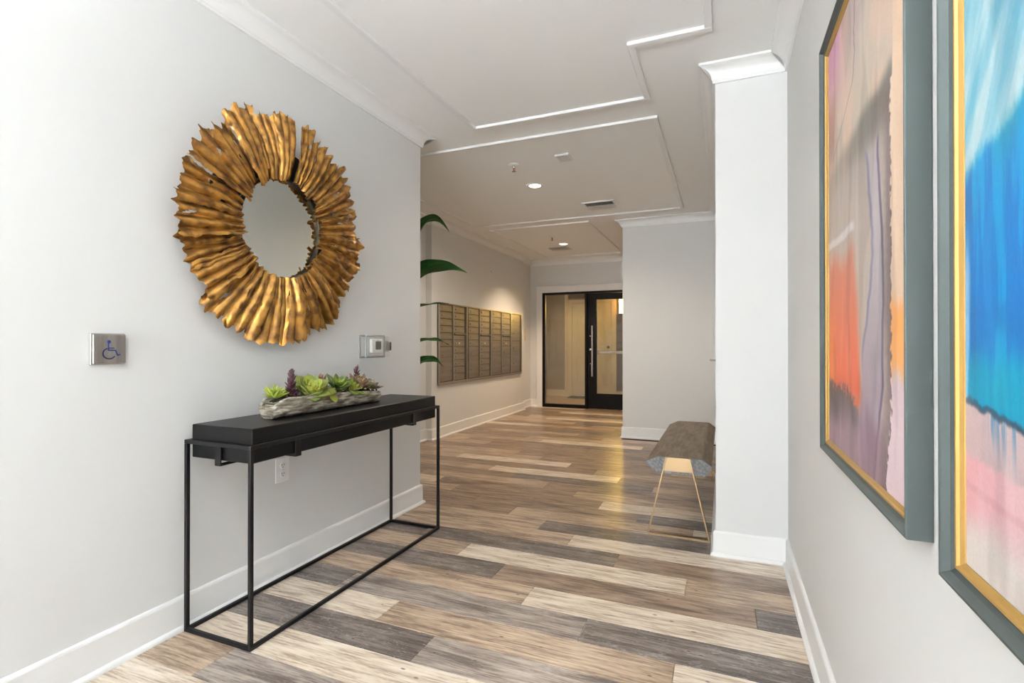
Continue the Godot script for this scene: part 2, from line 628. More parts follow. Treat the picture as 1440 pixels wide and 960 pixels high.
func lever_handle(parent: Node, at: Vector3, out: Vector3, along: Vector3, m: Material) -> void:
	var h := sub("lever_handle", parent, at)
	var bas := Basis(along, out, along.cross(out))
	obj("rose", lathe([Vector2(0, 0), Vector2(0.027, 0), Vector2(0.027, 0.006), Vector2(0.024, 0.009), Vector2(0, 0.009)], Vector3.ZERO, bas, 20), m, h)
	var st := mb()
	add(st, tube([out * 0.008, out * 0.045, out * 0.060 + along * 0.006, out * 0.066 + along * 0.022, out * 0.066 + along * 0.115], [0.009, 0.009, 0.009, 0.0085, 0.0075], 12))
	obj("lever", st, m, h)


func build_inner_door() -> void:
	var z := -9.25
	var d := thing("door_1", "black framed glass door with sidelight at the far end", "door", Vector3.ZERO, "", "structure")
	# painted casing
	var st := mb()
	span(st, Vector3(-3.30, 0, z - 0.001), Vector3(-3.185, 2.29, z + 0.022), 0.003)
	obj("casing", st, M.trim, d)
	obj("casing", box_mesh(Vector3(-3.185, 2.165, z - 0.001), Vector3(-1.285, 2.29, z + 0.022), 0.003), M.trim, d)
	obj("casing", box_mesh(Vector3(-1.285, 0, z - 0.001), Vector3(-1.195, 2.29, z + 0.022), 0.003), M.trim, d)
	# black frame
	var fr := mb()
	span(fr, Vector3(-3.185, 0, z - 0.10), Vector3(-3.145, 2.165, z + 0.012), 0.002)
	span(fr, Vector3(-3.145, 2.125, z - 0.10), Vector3(-1.285, 2.165, z + 0.012), 0.002)
	span(fr, Vector3(-3.145, 0, z - 0.10), Vector3(-2.36, 0.06, z + 0.012), 0.002)
	span(fr, Vector3(-2.36, 0, z - 0.10), Vector3(-2.315, 2.125, z + 0.012), 0.002)
	span(fr, Vector3(-1.33, 0, z - 0.10), Vector3(-1.285, 2.125, z + 0.012), 0.002)
	obj("frame", fr, M.black_frame, d)
	obj("glazing_bead", box_mesh(Vector3(-3.137, 0.06, z - 0.03), Vector3(-3.127, 2.125, z - 0.012), 0.001), M.steel, d)
	obj("sidelight_pane", box_mesh(Vector3(-3.145, 0.06, z - 0.06), Vector3(-2.36, 2.125, z - 0.05)), M.glass, d)
	var leaf := mb()
	span(leaf, Vector3(-2.312, 0.008, z - 0.07), Vector3(-2.148, 2.12, z - 0.018), 0.002)
	span(leaf, Vector3(-1.50, 0.008, z - 0.07), Vector3(-1.333, 2.12, z - 0.018), 0.002)
	span(leaf, Vector3(-2.148, 0.008, z - 0.07), Vector3(-1.50, 0.285, z - 0.018), 0.002)
	span(leaf, Vector3(-2.148, 2.01, z - 0.07), Vector3(-1.50, 2.12, z - 0.018), 0.002)
	obj("door_leaf", leaf, M.black_frame, d)
	obj("door_pane", box_mesh(Vector3(-2.148, 0.285, z - 0.05), Vector3(-1.50, 2.01, z - 0.04)), M.glass, d)
	var ph := sub("pull_handle", d)
	obj("grip", tube([Vector3(-2.215, 0.60, z + 0.045), Vector3(-2.215, 1.53, z + 0.045)], [0.016], 14), M.steel, ph)
	for y in [0.74, 1.39]:
		obj("standoff", tube([Vector3(-2.215, y, z - 0.02), Vector3(-2.215, y, z + 0.045)], [0.009], 10), M.steel, ph)
	for y in [0.83, 1.09, 1.34]:
		var r := 0.024 if y == 1.09 else 0.014
		obj("lock_cylinder", lathe([Vector2(0, 0.012), Vector2(r * 0.8, 0.012), Vector2(r, 0.008), Vector2(r, 0)], Vector3(-2.262, y, z - 0.018), Basis(Vector3.RIGHT, Vector3.BACK, Vector3.DOWN), 18), M.chrome, d)
	var pb := sub("push_bar", d)
	obj("bar_body", box_mesh(Vector3(-2.15, 1.015, z - 0.145), Vector3(-1.49, 1.065, z - 0.105), 0.006), M.steel, pb)
	obj("bracket", box_mesh(Vector3(-2.17, 1.005, z - 0.14), Vector3(-2.13, 1.075, z - 0.07), 0.004), M.steel, pb)
	obj("bracket", box_mesh(Vector3(-1.52, 1.005, z - 0.14), Vector3(-1.48, 1.075, z - 0.07), 0.004), M.steel, pb)


func panel_door(parent: Node, x0: float, x1: float, h: float, z: float, m: Material) -> void:
	# a slab with four raised panels, each in a sunk field with a sloping edge
	obj("slab", box_mesh(Vector3(x0, 0.01, z - 0.045), Vector3(x1, h, z), 0.002), m, parent)
	var w := x1 - x0
	for c in 2:
		for r in 2:
			var lo := Vector2(x0 + w * (0.13 + 0.40 * c), 0.25 if r == 0 else 1.12)
			var hi := Vector2(lo.x + w * 0.34, 0.92 if r == 0 else h - 0.16)
			var st := mb()
			for e in [[lo.x, hi.x, lo.y, lo.y + 0.018], [lo.x, hi.x, hi.y - 0.018, hi.y], [lo.x, lo.x + 0.018, lo.y + 0.018, hi.y - 0.018], [hi.x - 0.018, hi.x, lo.y + 0.018, hi.y - 0.018]]:
				span(st, Vector3(e[0], e[2], z - 0.001), Vector3(e[1], e[3], z + 0.010), 0.004)
			span(st, Vector3(lo.x + 0.045, lo.y + 0.045, z - 0.001), Vector3(hi.x - 0.045, hi.y - 0.045, z + 0.007), 0.006)
			obj("door_panel", st, m, parent)


func build_vestibule() -> void:
	var zb := -11.35
	var t: Material = M.tan_paint
	var st := mb()
	span(st, Vector3(-4.5, 0, zb - 0.2), Vector3(-0.7, 2.6, zb))
	span(st, Vector3(-4.5, 0, zb), Vector3(-4.2, 2.6, -9.4))
	span(st, Vector3(-4.5, 0, -9.4), Vector3(-3.7, 2.975, -9.2))
	span(st, Vector3(-0.95, 0, zb), Vector3(-0.7, 2.6, -9.4))
	structure("wall_vestibule", st, t, "tan vestibule wall beyond the glazed black door", "wall")
	structure("ceiling_vestibule", box_mesh(Vector3(-4.5, 2.6, zb - 0.2), Vector3(-0.7, 2.975, -9.4)), M.ceiling, "white vestibule ceiling beyond the glazed door", "ceiling")
	var fm := mat(Color.WHITE, 0.36)
	fm.albedo_texture = plank_material("M", 0).albedo_texture
	tri_planar(fm, Vector3(0.8, 1, 5.4), true)
	structure("floor_vestibule", box_mesh(Vector3(-4.5, -0.2, zb - 0.2), Vector3(-0.7, -0.001, -9.3)), fm, "wood floor beyond the glazed black door", "floor")
	structure("baseboard_vestibule", leg_sweep([Vector2(-4.2, zb), Vector2(-3.36, zb)], 0, base_profile(), 1.0), M.cream, "white baseboard seen through the sidelight", "baseboard")
	structure("trim_17", box_mesh(Vector3(-3.36, 0, zb - 0.001), Vector3(-3.285, 2.6, zb + 0.035), 0.003), M.cream, "full height white trim post seen through the sidelight", "trim")
	var d := thing("door_2", "white panelled door in the vestibule behind the glass", "door", Vector3.ZERO, "", "structure")
	obj("casing", box_mesh(Vector3(-3.285, 0, zb - 0.001), Vector3(-3.195, 2.20, zb + 0.02), 0.003), M.cream, d)
	obj("casing", box_mesh(Vector3(-3.195, 2.12, zb - 0.001), Vector3(-2.29, 2.20, zb + 0.02), 0.003), M.cream, d)
	obj("casing", box_mesh(Vector3(-2.29, 0, zb - 0.001), Vector3(-2.185, 2.20, zb + 0.02), 0.003), M.cream, d)
	panel_door(d, -3.19, -2.295, 2.115, zb + 0.012, M.cream)
	lever_handle(d, Vector3(-2.36, 1.0, zb + 0.012), Vector3.BACK, Vector3.LEFT, M.black_metal)
	obj("deadbolt", lathe([Vector2(0, 0.02), Vector2(0.03, 0.02), Vector2(0.033, 0)], Vector3(-2.36, 1.12, zb + 0.012), Basis(Vector3.RIGHT, Vector3.BACK, Vector3.DOWN), 18), M.black_metal, d)
	structure("trim_18", box_mesh(Vector3(-3.28, 2.23, zb - 0.001), Vector3(-2.2, 2.45, zb + 0.03), 0.003), mat(rgb(92, 66, 44), 0.5), "brown wood header panel over the white vestibule door", "trim")
	var wp := thing("trim_19", "dark brown wood panelling right of the white vestibule door", "panelling", Vector3.ZERO, "", "structure")
	for k in 4:
		obj("panel", box_mesh(Vector3(-2.18 + 0.3 * k, 0.165, zb - 0.001), Vector3(-1.885 + 0.3 * k, 1.85, zb + 0.02), 0.003), mat(rgb(62, 44, 30), 0.4), wp)
	structure("baseboard_panelling", leg_sweep([Vector2(-2.18, zb), Vector2(-0.95, zb)], 0, base_profile(), 1.0), M.cream, "white baseboard below the dark vestibule panelling", "baseboard")
	var mt := thing("door_mat", "dark mat on the floor before the white vestibule door", "mat")
	obj("pile", box_mesh(Vector3(-3.2, 0, zb + 0.04), Vector3(-2.3, 0.012, zb + 0.42), 0.004), mat(rgb(30, 24, 20), 0.95), mt)
	# the lit wall lamp: a frosted panel in a black housing
	var s := thing("wall_lamp", "glowing frosted wall lamp panel beyond the black door", "lamp", Vector3(-2.03, 2.02, zb))
	obj("housing", box_mesh(Vector3(-0.10, -0.17, 0), Vector3(0.10, 0.17, 0.040), 0.003), M.black_metal, s)
	var gm := mat(rgb(255, 236, 190), 0.4)
	gm.emission_enabled = true
	gm.emission = Color(1.0, 0.84, 0.38)
	gm.emission_energy_multiplier = 40.0
	obj("diffuser", box_mesh(Vector3(-0.085, -0.155, 0.038), Vector3(0.085, 0.155, 0.044), 0.002), gm, s)
	var l := OmniLight3D.new()
	l.name = "glow"
	l.light_color = Color(1.0, 0.74, 0.40)
	l.light_energy = 0.06
	l.light_size = 0.05
	l.omni_range = 12.0
	l.omni_attenuation = 2.0
	l.shadow_enabled = true
	l.position = Vector3(0, 0, 0.14)
	s.add_child(l)
	downlight(Vector3(-3.0, 2.6, -10.3), 0.40, Color(1.0, 0.87, 0.50), 70.0, "unseen recessed ceiling light in the vestibule, out of view, lighting its door and walls", "")  # unseen lamp above the door head, placed to light the vestibule


func build_side_door() -> void:
	var x := -0.04
	var d := thing("door_3", "grey side door beyond the bench with a lever handle", "door", Vector3.ZERO, "", "structure")
	obj("casing", box_mesh(Vector3(x - 0.018, 0, -5.14), Vector3(x + 0.001, 2.13, -5.05), 0.003), M.trim, d)
	obj("casing", box_mesh(Vector3(x - 0.018, 0, -6.25), Vector3(x + 0.001, 2.13, -6.16), 0.003), M.trim, d)
	obj("casing", box_mesh(Vector3(x - 0.018, 2.04, -6.16), Vector3(x + 0.001, 2.13, -5.14), 0.003), M.trim, d)
	obj("slab", box_mesh(Vector3(x - 0.008, 0.01, -6.155), Vector3(x + 0.001, 2.035, -5.145), 0.002), M.paint, d)
	lever_handle(d, Vector3(x - 0.008, 1.045, -5.23), Vector3.LEFT, Vector3.FORWARD, M.steel)


# ------------------------------------------------------------------ console table

func build_console() -> void:
	var x0 := -2.08
	var x1 := -1.70
	var z0 := -2.893
	var z1 := -1.455
	var b := 0.016
	var top := 0.80
	var t := thing("console_table", "long black console table with an open wire frame against the left wall", "console table", Vector3((x0 + x1) / 2, 0, (z0 + z1) / 2))
	var o := -t.position
	var put := func(called: String, lo: Vector3, hi: Vector3, m: Material, bev: float) -> void:
		obj(called, box_mesh(lo + o, hi + o, bev), m, t)
	put.call("tabletop", Vector3(-2.064, 0.724, -2.869), Vector3(-1.719, 0.862, -1.478), M.black_wood, 0.003)
	for x in [x0, x1 - b]:
		for z in [z0, z1 - b]:
			put.call("leg", Vector3(x, 0.001 + b, z), Vector3(x + b, top - b, z + b), M.black_metal, 0.0015)
	for y in [0.001, top - b]:
		for x in [x0, x1 - b]:
			put.call("rail", Vector3(x, y, z0), Vector3(x + b, y + b, z1), M.black_metal, 0.0015)
		for z in [z0, z1 - b]:
			put.call("rail", Vector3(x0 + b, y, z), Vector3(x1 - b, y + b, z + b), M.black_metal, 0.0015)
	# flat straps that hang from the rails and cradle the top
	for z in [-1.72, -2.63]:
		var st := mb()
		span(st, Vector3(x1 - 0.018, 0.712, z - 0.008) + o, Vector3(x1 - 0.012, top - b, z + 0.026) + o, 0.001)
		span(st, Vector3(x0 + 0.012, 0.712, z - 0.008) + o, Vector3(x0 + 0.018, top - b, z + 0.026) + o, 0.001)
		span(st, Vector3(x0 + 0.012, 0.710, z - 0.008) + o, Vector3(x1 - 0.012, 0.716, z + 0.026) + o, 0.001)
		obj("strap", st, M.black_metal, t)
	var st2 := mb()
	span(st2, Vector3(-1.915, 0.706, z1 - 0.018) + o, Vector3(-1.882, top - b, z1 - 0.012) + o, 0.001)
	span(st2, Vector3(-1.915, 0.706, z0 + 0.012) + o, Vector3(-1.882, top - b, z0 + 0.018) + o, 0.001)
	span(st2, Vector3(-1.915, 0.703, z0 + 0.012) + o, Vector3(-1.882, 0.709, z1 - 0.012) + o, 0.001)
	obj("strap", st2, M.black_metal, t)


# ------------------------------------------------------------------ planter of succulents

func leaf_mesh(length: float, width: float, thick: float, cup: float, point: float) -> ArrayMesh:
	# a fleshy spoon-shaped leaf along +z, its base at the origin, its upper face towards +y
	var rows := []
	var n := 9
	for i in n:
		var s := float(i) / (n - 1)
		var w := width * 0.5 * pow(sin(PI * pow(clampf(s * 0.93 + 0.06, 0, 1), point)), 0.75)
		if i == n - 1: w = width * 0.015
		var row := []
		for k in 10:
			var a := TAU * k / 10.0
			var cx := cos(a)
			var y := sin(a) * thick * 0.5 * (0.35 + 0.65 * sin(PI * clampf(s + 0.1, 0, 1)))
			row.append(Vector3(cx * w, y + cup * (cx * cx) * w + cup * length * 0.30 * s * s, s * length))
		rows.append(row)
	return net(rows, true, false, false)


func rosette(parent: Node, at: Vector3, r: float, count: int, mats: Array, open: float, lean: Vector3, label: String, shape := Vector3(0.62, 0.16, 1.35)) -> void:
	var p := sub("succulent_rosette", parent, at)
	p.set_meta("label", label)
	var lm := leaf_mesh(1.0, shape.x, shape.y, 0.35, shape.z)
	var tilt := Basis(Vector3.UP.cross(lean.normalized()).normalized() if absf(lean.normalized().y) < 0.99 else Vector3.RIGHT, Vector3.UP.angle_to(lean))
	for i in count:
		var f := float(i) / (count - 1)
		var az := i * 2.39996 + rng.randf_range(-0.15, 0.15)
		var pitch := lerpf(open, 1.32, pow(f, 0.85)) + rng.randf_range(-0.06, 0.06)
		var s := r * lerpf(1.0, 0.42, f) * rng.randf_range(0.92, 1.06)
		var o := obj("leaf", lm, mats[0] if f < 0.45 else (mats[1] if f < 0.8 else mats[2]), p)
		var bas := tilt * Basis(Vector3.UP, az) * Basis(Vector3.RIGHT, -pitch)
		o.transform = Transform3D(bas.scaled_local(Vector3(s, s, s)), tilt * Vector3(sin(az) * r * 0.06, r * 0.16 * f, cos(az) * r * 0.06))


func spike(parent: Node, at: Vector3, h: float, r: float, m: Material, label: String, flat := 0.45) -> void:
	var st := mb()
	var lm := leaf_mesh(1.0, 0.55, 0.25, 0.3, 1.2)
	var n := int(h / 0.0032)
	for i in n:
		var f := float(i) / n
		var az := i * 2.39996
		var bas := Basis(Vector3.UP, az) * Basis(Vector3.RIGHT, -lerpf(flat, 1.2, f * f))
		var s := r * lerpf(1.0, 0.75, f) * rng.randf_range(0.8, 1.15)
		add(st, lm, Transform3D(bas.scaled(Vector3.ONE).scaled_local(Vector3(s, s, s)), Vector3(0, f * h, 0)))
	add(st, tube([Vector3(0, -0.01, 0), Vector3(0, h, 0)], [r * 0.22, r * 0.12], 8))
	var o := obj("succulent_spike", st, m, parent, label)
	o.position = at
	o.set_meta("kind", "stuff")


func build_planter() -> void:
	var c := Vector3(-1.893, 0.8625, -2.092)
	var t := thing("succulent_planter", "driftwood log trough of green and purple succulents on the black console", "planter", c)
	# the log: an open trough, bulged and knotted, lying along z
	var n1 := noise(31, 2.6, 4)
	var n2 := noise(32, 9.0, 3)
	var rows := []
	var half := 0.388
	var nz := 110
	for i in nz + 1:
		var s := float(i) / nz
		var z := lerpf(half, -half, s)
		var row := []
		var taper := pow(clampf(sin(PI * clampf(s * 0.985 + 0.008, 0, 1)), 0, 1), 0.16)
		var wide := (0.068 + 0.012 * sin(s * 7.0 + 0.6)) * taper
		var tall := (0.092 + 0.010 * sin(s * 5.0 + 1.0) + 0.014 * exp(-pow((s - 0.06) / 0.07, 2))) * taper
		for k in 44:
			# from the inner rim at the back, over it and round under to the inner rim at the front
			var a := lerpf(PI * 0.80, -PI * 1.80, k / 43.0) if false else lerpf(-0.30, PI + 0.30, k / 43.0)
			var p := Vector2(cos(a), -sin(a))
			var e := 0.72
			var q := Vector2(signf(p.x) * pow(absf(p.x), e) * wide, signf(p.y) * pow(absf(p.y), e))
			var y := tall * (0.62 + q.y * 0.62) if q.y < 0.0 else tall * (0.62 + q.y * 0.9)
			var bump := n1.get_noise_3d(z * 3.0, p.x * 1.2, p.y * 1.2) * 0.011 + n2.get_noise_3d(z * 1.6, p.x * 3.0, p.y * 3.0) * 0.0045
			var knot := exp(-pow((s - 0.46) / 0.09, 2)) * n2.get_noise_3d(z * 7.0, p.x * 5.0, p.y * 5.0) * 0.006 + exp(-pow((s - 0.03) / 0.06, 2)) * n2.get_noise_3d(z * 8.0, p.x * 6.0, p.y * 6.0) * 0.012
			var out := Vector2(p.x, p.y) * (bump + knot)
			row.append(Vector3(q.x + out.x, maxf(0.0, y + out.y), z))
		# down the inside
		for k in 8:
			var f := k / 7.0
			var first: Vector3 = row[43]
			row.append(Vector3(first.x * (0.82 - 0.1 * f), first.y - 0.004 - 0.02 * sin(f * PI * 0.5), z))
		for k in 8:
			var f := 1.0 - k / 7.0
			var first: Vector3 = row[0]
			row.append(Vector3(first.x * (0.82 - 0.1 * f), first.y - 0.004 - 0.02 * sin(f * PI * 0.5), z))
		rows.append(row)
	var first := []
	var last := []
	var mid := Vector3(0, 0.045, half + 0.004)
	for k in 60:
		first.append(mid + (rows[0][k] - mid) * 0.02)
		last.append(Vector3(0, 0.045, -half - 0.004))
	rows.push_front(first)
	rows.append(last)
	var lm := mat(Color.WHITE, 0.62, 0.15)
	lm.albedo_texture = noise_map(41, 0.022, [[0.0, rgb(80, 73, 63)], [0.28, rgb(120, 111, 97)], [0.5, rgb(156, 148, 132)], [0.68, rgb(176, 172, 158)], [1.0, rgb(204, 203, 194)]], 5, 512, Vector2i(5, 1))
	lm.normal_enabled = true
	lm.normal_texture = bumps(42, 0.035, 4.0, 5, 512, Vector2i(3, 1))
	lm.normal_scale = 0.9
	tri_planar(lm, Vector3(4, 4, 4))
	obj("log_trough", net(rows, true, false, false), lm, t)
	var soil := mb()
	for k in 260:
		var z := rng.randf_range(-half * 0.9, half * 0.9)
		box(soil, Vector3(rng.randf_range(-0.045, 0.045), 0.064 + rng.randf_range(-0.004, 0.006), z), Vector3(0.02, 0.012, 0.02) * rng.randf_range(0.6, 1.2), 0.003, Basis.from_euler(Vector3(rng.randf() * 3, rng.randf() * 3, rng.randf() * 3)))
	span(soil, Vector3(-0.048, 0.045, -half * 0.92), Vector3(0.048, 0.064, half * 0.92), 0.004)
	var so := obj("moss_bed", soil, mat(rgb(58, 52, 34), 0.95), t)
	so.set_meta("kind", "stuff")
	# colours belong to the plants: older outer leaves duller, hearts yellower
	var lime := [plant_mat(rgb(118, 130, 58)), plant_mat(rgb(142, 154, 52)), plant_mat(rgb(168, 174, 78))]
	var green := [plant_mat(rgb(84, 106, 48)), plant_mat(rgb(120, 142, 50)), plant_mat(rgb(156, 172, 62))]
	var blush := [plant_mat(rgb(126, 96, 82)), plant_mat(rgb(150, 124, 92)), plant_mat(rgb(166, 158, 112))]
	var grey := [plant_mat(rgb(138, 132, 112)), plant_mat(rgb(150, 146, 122)), plant_mat(rgb(172, 168, 146))]
	var purple := plant_mat(rgb(72, 42, 52))
	var sharp := Vector3(0.40, 0.16, 1.0)
	var at := func(y: float, z: float, x := 0.0) -> Vector3: return Vector3(x, y - 0.8625, z - c.z)
	rosette(t, at.call(0.955, -1.745), 0.068, 28, [green[2], green[1], lime[2]], 0.35, Vector3(0.35, 1, 0.1), "small spiky yellow-green rosette at the near end", Vector3(0.26, 0.14, 0.9))
	rosette(t, at.call(0.945, -1.80, -0.03), 0.05, 18, green, 0.3, Vector3(-0.3, 1, 0), "dark green rosette behind the purple spike")
	spike(t, at.call(0.935, -1.832, 0.015), 0.125, 0.040, purple, "tall dark purple leafy spike", 0.5)
	rosette(t, at.call(0.935, -1.845, 0.02), 0.05, 16, [purple, purple, purple], 0.35, Vector3(0.5, 1, 0.1), "low dark purple rosette at the foot of the spike", sharp)
	rosette(t, at.call(0.945, -1.955, 0.012), 0.118, 34, lime, 0.25, Vector3(0.6, 1, 0.3), "largest lime green rosette")
	rosette(t, at.call(0.975, -2.055, -0.035), 0.085, 14, [blush[0], blush[0], green[0]], 0.75, Vector3(-0.1, 1, 0), "upright rosette with brown-blushed leaf backs", sharp)
	rosette(t, at.call(0.955, -2.165, -0.005), 0.098, 28, [green[0], green[1], green[2]], 0.35, Vector3(0.45, 1, 0.2), "mid green pointed rosette", sharp)
	rosette(t, at.call(0.940, -2.225, 0.025), 0.092, 26, [lime[0], lime[1], lime[1]], 0.18, Vector3(0.7, 1, -0.2), "open lime rosette leaning over the rim", sharp)
	rosette(t, at.call(0.965, -2.21, -0.04), 0.075, 20, green, 0.5, Vector3(-0.2, 1, 0), "dull green rosette at the back", sharp)
	rosette(t, at.call(0.955, -2.312, 0.01), 0.092, 28, blush, 0.35, Vector3(0.4, 1, 0), "rosette with pink-brown blushed leaves", sharp)
	spike(t, at.call(0.985, -2.335, -0.02), 0.075, 0.032, purple, "short dark purple spike at the back", 0.4)
	spike(t, at.call(0.955, -2.375, 0.0), 0.06, 0.030, blush[1], "short blushed leafy spike", 0.4)
	rosette(t, at.call(0.942, -2.415, 0.015), 0.070, 26, grey, 0.3, Vector3(0.35, 1, -0.15), "small grey-green rosette at the far end")
	rosette(t, at.call(0.945, -1.875, -0.035), 0.062, 18, green, 0.35, Vector3(-0.3, 1, 0.2), "dark green rosette between the spike and the largest rosette", sharp)
	rosette(t, at.call(0.940, -2.05, 0.035), 0.060, 18, [grey[0], lime[0], lime[1]], 0.15, Vector3(0.7, 1, 0.1), "low grey-backed rosette below the largest one", sharp)
	rosette(t, at.call(0.950, -2.365, 0.03), 0.055, 18, [lime[0], lime[1], lime[1]], 0.35, Vector3(0.6, 1, 0), "small lime rosette near the far end", sharp)
	# two fallen rosette leaves over the rim
	var drop := leaf_mesh(1.0, 0.62, 0.16, 0.25, 1.35)
	for e in [[Vector3(0.075, 0.083, 0.055), 0.5], [Vector3(0.083, 0.064, 0.028), 0.85]]:
		var o := obj("hanging_leaf", drop, lime[1], t)
		o.transform = Transform3D((Basis(Vector3.UP, 1.25) * Basis(Vector3.RIGHT, e[1])).scaled_local(Vector3.ONE * 0.062), e[0] + Vector3(-0.04, 0.02, 0))


func plant_mat(c: Color) -> StandardMaterial3D:
	var m := mat(c, 0.45)
	m.subsurf_scatter_enabled = true
	m.subsurf_scatter_strength = 0.1
	return m


# ------------------------------------------------------------------ gilt mirror

func build_mirror() -> void:
	var t := thing("sunburst_mirror", "round wall mirror in a ragged gilt sunburst frame above the console", "mirror", Vector3(XL + 0.036, 1.772, -1.930))
	t.rotation.z = -0.062   # hangs forward from its wire
	obj("backing", lathe([Vector2(0.0, 0.002), Vector2(0.40, 0.002), Vector2(0.40, 0.018), Vector2(0.262, 0.022), Vector2(0.0, 0.022)], Vector3.ZERO, Basis(Vector3.UP, Vector3.RIGHT, Vector3.BACK), 64), M.dark, t)  # dark disc stands for the darkness behind the slits
	obj("glass", lathe([Vector2(0.262, 0.022), Vector2(0.262, 0.028), Vector2(0.258, 0.030), Vector2(0.0, 0.030)], Vector3.ZERO, Basis(Vector3.UP, Vector3.RIGHT, Vector3.BACK), 72), M.mirror, t, "round mirror glass")
	var gold := mat(Color.WHITE, 0.36, 0.85)
	gold.albedo_texture = noise_map(51, 0.016, [[0.0, rgb(96, 68, 42)], [0.30, rgb(130, 94, 54)], [0.52, rgb(172, 128, 66)], [0.75, rgb(194, 147, 72)], [1.0, rgb(206, 162, 86)]], 5, 512)
	gold.roughness_texture = noise_map(52, 0.03, [[0.0, rgb(120, 120, 120)], [1.0, rgb(78, 78, 78)]], 4, 256)
	gold.roughness = 1.0
	gold.roughness_texture_channel = BaseMaterial3D.TEXTURE_CHANNEL_RED
	tri_planar(gold, Vector3.ONE * 1.5)
	var count := 23
	for i in count:
		var a0 := TAU * i / count + rng.randf_range(-0.03, 0.03)
		obj("gilt_leaf", gilt_leaf(a0, TAU / count * rng.randf_range(0.60, 0.72), i, 0.016 * (i % 2) + 0.009 * ((i / 2) % 2)), gold, t)
	# dark inner rim that holds the glass
	obj("inner_rim", lathe([Vector2(0.246, 0.028), Vector2(0.246, 0.046), Vector2(0.250, 0.048), Vector2(0.254, 0.046), Vector2(0.254, 0.028)], Vector3.ZERO, Basis(Vector3.UP, Vector3.RIGHT, Vector3.BACK), 72), mat(rgb(58, 50, 38), 0.4, 0.7), t)


